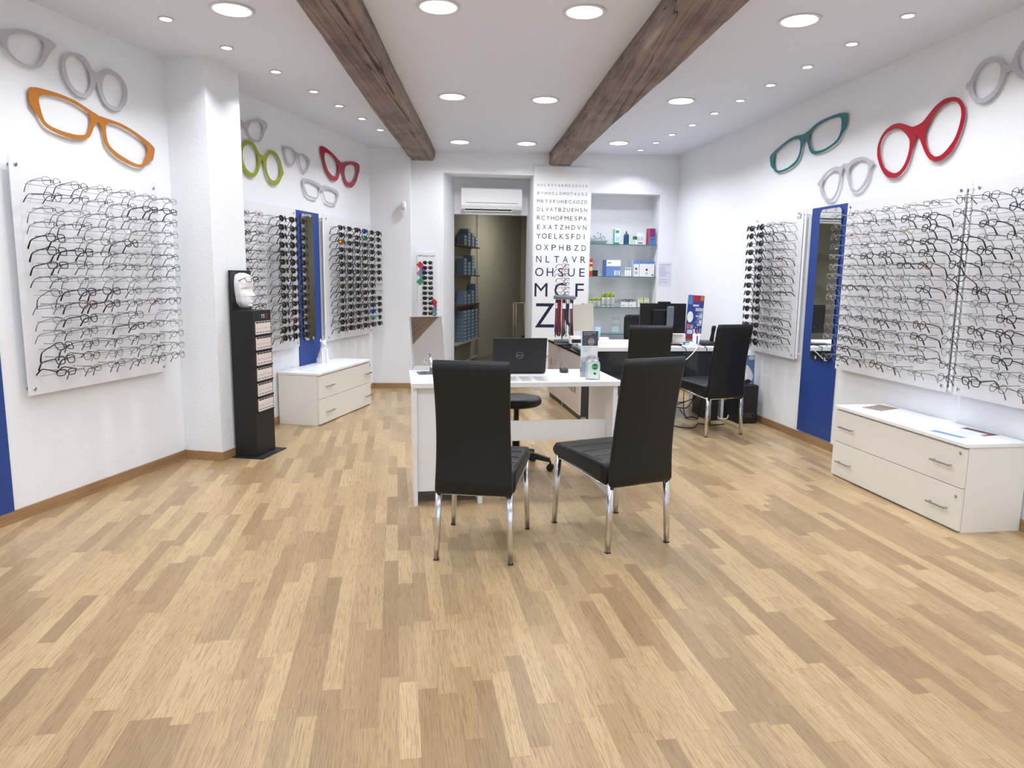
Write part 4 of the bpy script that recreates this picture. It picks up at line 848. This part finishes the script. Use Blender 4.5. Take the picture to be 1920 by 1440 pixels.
prod('lens_solution_box', 2.85, .08, .21, 1, .05, .08, '#eceaf0', 'white box with blue top, left of the widest box on second shelf', parts=(('blue_header', 0, 1, .78, 1, '#6f93cf'), ('dark_mark', .35, .65, .42, .55, '#3b3b45'), ('grey_ring', .3, .7, .15, .32, '#b9b7c2'), ('lilac_side', 0, .12, 0, .78, '#c4c2dc')))
prod('lens_solution_box', 2.935, .20, .205, 1, .05, .08, '#eeecef', 'wide white box with blue top at the right end of second shelf', parts=(('blue_header', 0, 1, .82, 1, '#5e87c4'), ('dark_mark', .42, .56, .38, .5, '#33333b'), ('grey_ring', .43, .56, .16, .28, '#b9b7c2'), ('dark_square', .84, .94, .06, .16, '#555555')))
M_lime = mat('lime_cap', '#a9c916', .35); M_can = mat('spray_can', '#d5d6d4', .35); M_canp = mat('can_print', '#4b4d3f', .5)
def can(s, y, r, h, lab, g):
    t = thing('spray_bottle', lab, 'bottle', wp(BW, s, y, SH[2]), BW[1] + R.uniform(-.5, .5), g)
    MB().lathe(0, 0, [(r * .95, 0), (r, .004), (r, h * .66), (r * .8, h * .69)], 16).build('bottle_body', M_can, t, True); MB().lathe(0, 0, [(r * .92, h * .67), (r * .92, h * .98), (r * .8, h)], 16).build('cap', M_lime, t, True)
    MB().lathe(0, 0, [(r * 1.015, h * .12), (r * 1.015, h * .16)], 16).build('print_band', M_canp, t); p = MB()
    for a in range(5): u = -1.9 + a * .75 ; p.loft([[(r * 1.02 * math.cos(u + e), r * 1.02 * math.sin(u + e), z) for e in (0, .18)] for z in (h * .2, h * .58)], cap=False, close=False)
    p.build('print_text', M_canp, t)
for k in range(6): can(2.29 + .029 * k, .07 + .03 * (k % 2), .0135, .118, 'short lime-capped bottle, %s from left in the row of six' % NTH[k], 'short lime-capped bottles')
for k in range(5): can(2.462 + .034 * k, .07 + .035 * (k % 2), .0155, .19, 'tall lime-capped bottle, %s from left in the row of five' % NTH[k], 'tall lime-capped bottles')
for k in range(2):
    prod('wipes_box', 2.705 + k * .105, .1, .068, 2, .06, .08, '#ececee', '%s white box with dark frames piled on it, third shelf' % ('left', 'right')[k], parts=(('dark_print', .1, .5, .3, .4, '#8a8a90'),), grp='white boxes on the third shelf')
for k in range(4):
    glasses(wp(BW, 2.735 + k * .045, .09, SH[2] + .086), Matrix.Rotation(BW[1] + .2 * k, 4, 'Z').to_euler(), 'oval', 1, M_dark, M_lens, 'dark folded spectacles, %s on the white boxes of third shelf' % NTH[k], 'dark spectacles on the white boxes')
for k in range(2):
    t = prod('clear_carton', 2.935 + k * .085, .07, .125, 2, .07, .05, '#dfe3cf', '%s pale green-topped carton at the right of third shelf' % ('left', 'right')[k], parts=(('green_header', 0, 1, .78, 1, '#c3d07c'), ('grey_print', .3, .7, .35, .6, '#b2b5a6')), grp='pale cartons on the third shelf')

# ------------------------------------------------------------------ rear counter
K = ((.67, 7.03, 0), .1493)
M_taupe = mat('taupe_gloss_panel', '#c9bfba', .18); M_anth = mat('anthracite_glass', '#33373a', .08)
t = thing('reception_counter', 'taupe and black reception counter block with lettering on its side', 'counter', K[0], K[1])
MB().box(.02, .45, .03, 1.58, 0, .06).build('plinth', M_blackp, t); MB().box(0, .016, 0, 1.6, .06, .652).build('side_panel', M_taupe, t); MB().box(.0165, .128, -.001, .017, .04, .652).build('front_strip', M_anth, t)
MB().box(.129, .45, 0, .016, .02, .652).build('front_panel', M_taupe, t); MB().box(.017, .45, .0175, 1.6, .06, .652).build('carcass', M_white, t)
MB().box(-.006, .456, -.006, 1.606, .652, .676).build('countertop', mat('black_gloss_top', '#141516', .08), t, bevel=.001)
MB().box(.02, .075, -.004, .02, 0, .04).build('foot', M_steel, t); MB().box(.012, .03, .8, .86, .0, .06).build('foot', M_steel, t)
tx = text_mb('OPTIQUE', .062, 0, 0, .56, 'left', .001); tx = MB().add([(-.0012, -x + .71, z + .255) for x, y, z in tx.v], tx.f); tx.build('lettering', M_ink, t)
lg = MB()
for s in (-1, 1): lg.tube([(-.001, .95 + s * .16 + .12 * math.cos(a), .40 + .10 * math.sin(a)) for a in (2 * math.pi * q / 32 for q in range(32))], .003, 4, True)
lg.build('spectacles_emblem', mat('emblem_taupe', '#b3a8a4', .4), t)
tx = text_mb('h.', .09, 0, 0, None, 'left', .001); MB().add([(-.0012, -x + 1.44, z + .40) for x, y, z in tx.v], tx.f).build('script_mark', M_ink, t)
t = thing('office_table', 'white office table with dark glass front beside the counter', 'table', K[0], K[1])
b = MB(); b.prism([(.02, -.02), (1.53, -.02), (1.53, .87), (.10, .87)], .70, .74); b.build('tabletop', M_white, t, bevel=.001)
MB().box(.15, 1.48, -.012, -.003, .41, .699).build('glass_modesty_panel', M_anth, t); MB().box(1.49, 1.52, .0, .84, 0, .699).build('leg', M_white, t)
for y in (.05, .80): MB().box(.47, .50, y, y + .04, 0, .699).build('leg', M_steel, t)
MB().box(.10, .13, .25, .80, .677, .70).build('support_rail', M_white, t)
def on_t(x, y, z=.74): return wp(K, x, y, z)
# rotating cord rack
t = thing('cord_rack', 'rotating rack hung with purple and brown spectacle cords on the counter', 'rack', (.572, 8.02, .676), 0)
MB().lathe(0, 0, [(.10, 0), (.105, .008), (.105, .03), (.09, .036)], 32).build('base', M_grey, t, True); MB().lathe(0, 0, [(.10, .024), (.112, .03), (.112, .045), (.1, .05)], 32).build('base_ring', mat('ring_dark', '#5a5b5d', .3), t, True)
MB().cyl(-.02, 0, .04, .52, .008, 12).build('pole', M_steel, t); MB().lathe(0, 0, [(.11, .50), (.125, .505), (.125, .535), (.118, .54)], 32).build('top_disc', M_grey, t, True)
cc = [mat('cord_' + k, v, .7) for k, v in (('plum', '#7a3350'), ('brown', '#5a4030'), ('black', '#1c1a1c'), ('pink', '#a8456a'), ('red', '#a03a36'), ('grey', '#86868e'))]
k = 0
for q in range(52):
    a = 2 * math.pi * q / 52 + R.uniform(-.05, .05); a = a; rr = R.uniform(.075, .1); x, y = rr * math.cos(a), rr * math.sin(a)
    if -.012 < x - .03 < .022: continue
    L = R.uniform(.36, .42); k += 1
    MB().tube([(x, y, .495), (x * 1.02, y * 1.02, .3), (x * 1.05 + R.uniform(-.008, .008), y * 1.05, .495 - L), (x * 1.05 + .006, y * 1.05, .495 - L + .02)], .0042, 5).build('cord', R.choice(cc), t, True)
for a in (2.2, 3.6, 4.6, 5.4): MB().box(-.018, .018, -.002, .002, 0, .06).build('price_card', M_white, t, loc=(.102 * math.cos(a), .102 * math.sin(a), .40), rot=(0, 0, a + 1.57))
# tall clear case with children's frames on top of the rack
t = thing('frame_column', "column of small red and blue children's spectacles on top of the cord rack", 'display', (.572, 8.02, 1.216), 0)
MB().tube([(0, .03, 0), (0, .03, .40)], .004, 8).build('rod', M_clearp, t); MB().lathe(0, 0, [(.05, 0), (.05, .008)], 20).build('foot', M_clearp, t)
for i in range(7):
    fm = (M_navy, M_redf, M_dark, M_redf, M_navy, M_redf, M_navy)[i]
    g = glasses((.572 + .01 * math.sin(i), 7.96, 1.245 + i * .05), (0, .0, .55 + .1 * (i % 3)), ('square', 'oval', 'round', 'oval', 'square', 'round', 'pantos')[i], 2, fm, M_lens, "small %s spectacles, %s from bottom on the rack column" % (CN[fm.name], NTH[i]), 'small spectacles on the rack column')
    g.scale = (.85, .85, .85)
# white-backed mirror, boxes and clutter on the counter
t = thing('counter_mirror', 'tilted beige-backed counter mirror right of the cord rack', 'mirror', (.75, 7.62, .742), .12)
MB().box(-.11, .11, -.004, .004, 0, .285).build('back_plate', mat('beige_back', '#c9c3b8', .5), t, loc=(0, 0, .12), rot=(.18, -.08, 0)); MB().box(-.105, .105, .0042, .006, .005, .28).build('glass', M_mirror, t, loc=(0, 0, .12), rot=(.18, -.08, 0))
MB().tube([(0, .03, .0), (0, .02, .13)], .008, 8).build('post', M_chrome, t, True); MB().cyl(0, .03, 0, .012, .07, 24).build('base', M_chrome, t)
def clutter(n, P, sz, rz, m, label, cat, band=None):
    t = thing(n, label, cat, P, rz); MB().box(-sz[0] / 2, sz[0] / 2, -sz[1] / 2, sz[1] / 2, 0, sz[2]).build('box_body', m, t, bevel=.002)
    if band: MB().box(-sz[0] * .42, sz[0] * .42, -sz[1] / 2 - .001, -sz[1] / 2, sz[2] * .12, sz[2] * .62).build('label_band', band, t)
    return t
clutter('storage_box', (.665, 7.42, .742), (.15, .10, .075), .1, M_white, 'white box with black label under the beige-backed mirror', 'box', M_ink)
t = thing('tumbler', 'pale blue tumbler on the counter behind the beige-backed mirror', 'cup', (.93, 7.86, .742)); MB().lathe(0, 0, [(.028, 0), (.034, .14), (.032, .14), (.026, .004), (0, .004)], 20).build('cup', mat('tumbler_blue', '#a8cbe8', .2, alpha=.8), t, True)
clutter('tissue_pack', (.955, 7.5, .742), (.085, .06, .06), .4, M_white, 'small crumpled white pack on the office table left of the chairs', 'pack')
t = thing('acrylic_stand', 'clear acrylic picture stand on the low glass shelf of the niche', 'stand', wp(BW, 2.66, .14, SH[3]), BW[1])
MB().box(-.055, .055, 0, .004, 0, .22).build('plate', M_clearp, t); MB().box(-.05, .05, -.001, 0, .02, .1).build('printed_mark', mat('mark_aqua', '#bcd6d6', .4), t); MB().box(-.055, .055, -.04, .03, 0, .004).build('foot', M_clearp, t)
# monitor
t = thing('monitor', 'black computer monitor seen from behind on the office table', 'monitor', on_t(.985, .43), .06)
MB().box(-.245, .245, -.012, .018, .105, .42).build('screen_housing', M_blackp, t, bevel=.004); MB().box(-.235, .235, .0185, .0195, .115, .41).build('screen', mat('screen_black', '#0c0d10', .1), t)
MB().box(-.12, .10, -.045, -.012, .17, .36).build('rear_bulge', M_blackp, t, bevel=.012)
MB().tube([(.06, -.05, .33), (.06, -.075, .36), (.06, -.1, .34)], .01, 8).build('hinge', M_blackp, t)
b = MB().box(.018, .092, -.105, -.075, .012, .392); b.build('stand_arm', mat('arm_grey', '#6d7076', .35), t, bevel=.012); MB().box(-.10, .15, -.14, .09, 0, .012).build('stand_foot', M_grey, t, bevel=.003)
MB().box(-.055, .075, -.02, .022, .421, .438).build('camera_bar', M_blackp, t, bevel=.003)
# office chair behind the table
t = thing('office_chair', 'black office chair behind the monitor at the rear table', 'office chair', (1.50, 8.2, 0), .05)
MB().loft([[(x, y + .02 * (z_ - .7), z_) for x, y in rrect(w, .05, .02, 3)] for z_, w in ((.60, .40), (.63, .45), (.8, .47), (.97, .47), (1.0, .44), (1.01, .40))]).build('backrest', M_black, t, True)
MB().loft([[(x, y, z_) for x, y in rrect(w, w * .95, .08, 4, 0, -.22)] for z_, w in ((.42, .42), (.44, .47), (.48, .47), (.5, .42))]).build('seat', M_black, t, True)
MB().box(-.03, .03, -.02, .03, .43, .66).build('back_bracket', M_blackp, t); MB().cyl(0, -.22, .1, .42, .025, 14).build('gas_column', M_blackp, t)
for k in range(5):
    a = -.95 + 2 * math.pi * k / 5; c, s = math.cos(a), math.sin(a)
    lg = MB().tube([(0, -.22, .10), (.15 * c, -.22 + .15 * s, .095), (.30 * c, -.22 + .30 * s, .075)], [.026, .02, .016], 6).build('leg', M_blackp, t)
    w = MB(); X, Y = .30 * c, -.22 + .30 * s
    for q in (-.014, .014): w.loft([[(X + -s * (q + e) + c * .026 * math.cos(u), Y + c * (q + e) + s * .026 * math.cos(u), .026 + .026 * math.sin(u)) for u in (2 * math.pi * i / 14 for i in range(14))] for e in (-.008, .008)])
    w.cyl(X, Y, .03, .075, .007, 8); w.build('caster', M_blackp, lg)
# counter-top card stand
t = thing('promotional_stand', 'tall colourful cardboard stand behind the pen cup on the rear table', 'display', (1.972, 7.86, .742), .05)
bd = MB().box(-.088, .088, 0, .01, 0, .50).build('card_board', mat('card_blue', '#33478f', .45), t, rot=(.0, .045, 0)); 
def pk(n, x0, x1, z0, z1, c): MB().box(x0, x1, -.0012, 0, z0, z1).build(n, mat('poster_' + c.strip('#'), c, .45), bd)
pk('red_field', -.03, .03, .43, .498, '#b3262e'); pk('orange_field', .045, .085, .44, .498, '#c9692c'); pk('white_strip', -.03, .035, .38, .40, '#d9d9e6'); pk('blue_field', -.085, -.035, .40, .49, '#5a7fc0'); pk('pale_field', .0, .085, .33, .365, '#b9b9cc')
MB().loft([[(-.052 + .034 * q * math.cos(a), -.0018, .265 + .06 * q * math.sin(a)) for a in (2 * math.pi * i / 24 for i in range(24))] for q in (1, .01)], cap=False).build('white_oval', M_white, bd)
for i in range(6): pk('photo_panel', .01 + .02 * (i % 2), .045 + .03 * (i % 2), .14 + i * .031, .163 + i * .031, ('#8b93c4', '#b8b0bd', '#6c7ab8')[i % 3])
pk('red_panel', -.08, -.045, .135, .185, '#c45a5e'); pk('photo_panel', -.04, -.01, .135, .18, '#a59a80'); pk('red_base', -.088, .088, .02, .075, '#7d2430'); pk('grey_base', -.088, .088, .0, .02, '#77746a'); pk('white_text', -.07, -.01, .08, .125, '#b9bfe0'); pk('text_line', .05, .08, .18, .32, '#c9cbe0')
MB().box(-.07, .07, .0, .06, 0, .004).build('foot', M_blackp, t)
# pen cup
t = thing('pen_cup', 'white pen cup with blue stripe on the rear table', 'pen holder', (1.895, 7.40, .742))
MB().lathe(0, 0, [(.036, 0), (.038, .004), (.038, .115), (.034, .115), (.034, .006), (0, .006)], 24).build('cup', M_white, t, True); MB().box(-.008, .006, -.0392, -.037, .015, .1).build('blue_stripe', mat('stripe_blue', '#37559a', .4), t)
for n, x, y, dx, h, m, lab in (('pen', -.015, .005, -.012, .165, M_white, 'white pen leaning left in the pen cup'), ('pen', .002, -.008, .004, .16, mat('pen_red', '#b5342c', .35), 'thick red marker in the middle of the pen cup'), ('pen', .017, .008, .02, .17, mat('pen_green', '#6b8a74', .35), 'grey-green pen leaning right in the pen cup')):
    o = MB().tube([(x, y, .008), (x + dx, y, h)], [.004, .005], 8).build(n, m, None, True, loc=(1.895, 7.40, .742)); tag(o, lab, 'pen')
t = thing('scissors', 'scissors with dark blue handles standing in the pen cup', 'scissors', (1.895, 7.40, .742)); g = MB()
for s in (-1, 1): g.tube([(s * .014 + .012 * math.cos(a), .012, .178 + .018 * math.sin(a)) for a in (2 * math.pi * q / 14 for q in range(14))], .004, 5, True)
g.build('handles', M_navy, t, True); MB().box(-.006, .006, .010, .014, .01, .165).build('blades', M_steel, t)
# telephone
t = thing('telephone', 'dark desk phone with upright handset, left of the chair at rear table', 'telephone', (2.005, 7.43, .742), -.15)
b = MB().loft([[(x, y, z) for x, y in rrect(.19 * k, .16 * k, .03, 4)] for z, k in ((0, 1), (.025, .98), (.045, .8))]); b.build('base', M_blackp, t, True)
MB().loft([[(.055 + x + .12 * (z - .05), y, z) for x, y in rrect(.045 * k, .026 * k, .012 * k, 4)] for z, k in ((.03, .9), (.06, 1), (.12, .82), (.17, 1), (.195, .95), (.203, .6))]).build('handset', M_blackp, t, True)
MB().box(-.07, .03, -.075, -.045, .04, .06).build('grey_edge', M_grey, t, bevel=.006)
clutter('charger_cube', (1.945, 7.56, .742), (.06, .05, .11), .2, M_white, 'small white cube behind the pen cup', 'box')
clutter('paper_stack', (1.78, 7.72, .742), (.13, .10, .09), .1, mat('paper_cream', '#ece6dc', .6), 'stack of cream papers under the monitor edge', 'paper')
clutter('small_packet', (1.80, 7.43, .742), (.055, .04, .028), .3, mat('packet_blue', '#4a7fb5', .4), 'small blue and white packet left of the pen cup', 'packet', M_white)
t = thing('keyboard', 'dark keyboard edge beside the monitor on the rear table', 'keyboard', on_t(.99, .22), .1); MB().box(-.16, .12, -.06, .06, 0, .016).build('keyboard_body', M_blackp, t, bevel=.003); MB().box(-.15, .11, -.05, .05, .016, .019).build('keys', M_grey, t)
# cables
def cable(P, r, m, label, n='cable'):
    Q = []
    V = [Vector(p) for p in P]
    for i in range(len(V) - 1):
        p0, p1, p2, p3 = V[max(i - 1, 0)], V[i], V[i + 1], V[min(i + 2, len(V) - 1)]
        for k in range(6):
            u = k / 6; Q.append(.5 * ((2 * p1) + (p2 - p0) * u + (2 * p0 - 5 * p1 + 4 * p2 - p3) * u * u + (3 * p1 - p0 - 3 * p2 + p3) * u ** 3))
    Q.append(V[-1]); o = MB().tube(Q, r, 6).build(n, m, None, True); return tag(o, label, 'cable')
cable([(1.93, 7.36, .748), (1.86, 7.18, .745), (1.80, 7.12, .69), (1.72, 7.1, .62), (1.62, 7.1, .585), (1.5, 7.1, .64), (1.42, 7.12, .68)], .005, M_white, 'white cable sagging in front of the dark table front')
cable([(1.66, 7.5, .745), (1.70, 7.2, .745), (1.73, 7.12, .70), (1.73, 7.14, .4), (1.75, 7.2, .12), (1.8, 7.3, .008)], .004, M_blackp, 'thin black cable hanging down the table front, left one')
cable([(1.96, 7.35, .745), (1.93, 7.16, .745), (1.935, 7.12, .70), (1.93, 7.13, .35), (1.9, 7.2, .01)], .004, M_blackp, 'thin black cable hanging down the table front, right one')
cable([(1.55, 6.9, .006), (1.62, 6.78, .006), (1.75, 6.76, .006), (1.84, 6.95, .006), (1.95, 6.9, .006), (2.1, 6.95, .006)], .005, M_blackp, 'black cable lying on the floor between the rear chair legs')
cable([(1.62, 7.6, .2), (1.75, 7.4, .14), (1.9, 7.35, .2), (1.75, 7.5, .1), (1.62, 7.45, .12), (1.8, 7.3, .1), (1.9, 7.35, .24)], .005, M_blackp, 'tangle of black cable under the rear table')
cable([(1.72, 7.25, .1), (1.8, 7.2, .006), (1.9, 7.2, .006), (1.86, 7.3, .006), (1.78, 7.25, .006)], .005, M_blackp, 'loop of black cable on the floor by the tower')
cable([(2.19, 7.33, .25), (2.22, 7.25, .1), (2.2, 7.2, .02), (2.12, 7.2, .01), (2.1, 7.25, .05)], .006, M_white, 'white coiled cable between the table leg and black cabinet')
# computer tower and black cabinet
t = thing('computer_tower', 'black computer tower on the floor under the rear table', 'computer', (1.985, 7.13, .0), .12); MB().box(0, .10, 0, .45, .01, .40).build('tower_case', M_blackp, t, bevel=.004); MB().box(.01, .09, -.004, 0, .05, .38).build('front_cover', M_blackm, t)
t = thing('black_speaker', 'black box speaker on the floor in the corner by right wall', 'speaker', (2.245, 7.0, 0), .149)
MB().box(0, .203, 0, .36, .0, .385).build('speaker_case', M_blackm, t, bevel=.012, seg=3)
MB().shape(rrect(.15, .05, .02, 4, .102, .085), [], -.004, -.0005).build('control_plate', mat('plate_grey', '#3a3c3e', .3), t); 
for x in (.05, .155): MB().loft([[(x + .012 * math.cos(a), y, .085 + .012 * math.sin(a)) for a in (2 * math.pi * k / 14 for k in range(14))] for y in (-.008, -.004)]).build('knob', M_blackp, t)
# photo card of a man on it
t = thing('photo_card', 'upright photo card of a man in white coat on the black speaker', 'photo card', (2.362, 7.12, .386), .0)
bd = MB().box(-.075, .06, 0, .003, 0, .285).build('card_board', mat('photo_blue', '#56749f', .4), t, rot=(-.06, 0, 0))
def ps(n, P, c, d=.0006): MB().shape(smooth2(P, 2), [], -.0008 - d, -.0002).build(n, mat('photo_' + c.strip('#'), c, .5), bd)
ps('light_field', [(.0, .24), (.055, .24), (.055, .28), (.0, .28)], '#c9d2dc'); ps('coat', [(-.07, .03), (.045, .03), (.05, .09), (.02, .15), (-.01, .19), (-.05, .18), (-.072, .12)], '#dedde4'); ps('face', [(-.055, .19), (-.028, .185), (-.018, .21), (-.02, .25), (-.045, .262), (-.062, .245), (-.064, .21)], '#c99a86', .001)
ps('hair', [(-.064, .235), (-.02, .238), (-.02, .262), (-.04, .274), (-.062, .262)], '#3a2b26', .0014); ps('tie', [(-.048, .18), (-.04, .18), (-.038, .13), (-.05, .13)], '#25283a', .0014); ps('paper', [(-.07, .06), (-.015, .055), (-.012, .11), (-.07, .11)], '#f3f3f5', .0018); ps('trousers', [(-.05, .0), (.02, .0), (.03, .035), (-.0, .05), (-.04, .03)], '#1d1d26', .0014)
MB().box(-.05, .04, .0, .07, 0, .003).build('foot', M_white, t)

# ------------------------------------------------------------------ storage room contents
SW = ((-1.14, 9.7, 0), math.atan2(2.65, .52)); 
for i, (z, x1) in enumerate(((1.878, 2.3), (1.43, 2.3), (.984, 2.3))):
    o = MB().box(.9, x1, -.15, -.002, z - .02, z).build('wall_shelf', mat('shelf_redbrown', '#6a4a3e', .6), None, loc=SW[0], rot=(0, 0, SW[1])); tag(o, ('top', 'middle', 'lowest')[i] + ' wooden shelf of lens boxes in the storage room', 'shelf', 'wooden shelves in the storage room')
BXm = MB().box(-.085, .085, -.12, 0, 0, .05).mesh('carton', mat('lens_box_blue', '#7790a8', .5)); BXl = MB().box(-.05, .05, -.1215, -.12, .012, .036).mesh('front_label', mat('lens_box_label', '#bfcbd3', .5))
def lensbox(x, z, lab, g):
    t = thing('lens_box', lab, 'box', wp(SW, x, -.012, z), SW[1], g); ob('carton', BXm, t); ob('front_label', BXl, t)
for z, hs, nm in ((1.878, (3, 5, 4, 3), 'top'), (1.43, (5, 4, 6, 2), 'middle'), (.984, (4, 3, 4, 6), 'lowest')):
    for j, h in enumerate(hs):
        for k in range(h): lensbox(1.44 + j * .235, z + .0005 + k * .0515, 'small blue-grey lens box stacked on the %s storage room shelf' % nm, 'lens boxes on the %s storage shelf' % nm)
t = thing('box_shelf_unit', 'low unit under the storage room shelves full of lens boxes', 'shelf unit', SW[0], SW[1]); MB().box(.9, 2.3, -.15, -.003, .39, .41).build('bottom_board', M_store, t); MB().box(2.26, 2.3, -.15, -.003, .41, .96).build('side_board', M_store, t)
for j in range(4):
    for k in range(9): lensbox(1.44 + j * .235, .4105 + k * .054, 'blue lens box in the tall columns under the storage room shelves', 'lens boxes in columns below the storage shelves')
def pipe(P, label): o = MB().tube(P, .014, 8).build('water_pipe', mat('pipe_paint', '#c9c2b0', .5), None, True); return tag(o, label, 'pipe')
pipe([wp(SW, 2.62, -.03, 0.08), wp(SW, 2.62, -.03, 2.7)], 'vertical pipe on the storage room wall'); pipe([wp(SW, 1.0, -.03, .05), wp(SW, 2.6, -.03, .07)], 'pipe along the foot of the storage room wall')
t = thing('radiator', 'folding clothes airer with cloth at the right of the storage room', 'drying rack', (.17, 12.0, 0), .1); t.name = 'drying_rack'
fr = MB()
for x in (-.16, -.12, .02, .2): fr.tube([(x, 0, 0), (x, 0, .98)], .012, 8)
fr.tube([(-.16, 0, .98), (.2, 0, .98)], .012, 8); fr.build('frame', mat('rack_cream', '#b9b09a', .5), t, True)
MB().box(-.11, .015, .012, .03, .02, .95).build('folded_panel', mat('panel_cream', '#a79f8a', .6), t); MB().box(.025, .2, .012, .03, .02, .92).build('folded_panel', MATS['panel_cream'], t)
MB().box(.06, .19, -.03, -.012, .42, 1.0).build('cloth', mat('cloth_beige', '#b5ab95', .9), t, bevel=.005)
MB().cyl(0, -.02, .4, .44, .02, 12).build('knob', M_ink, t)
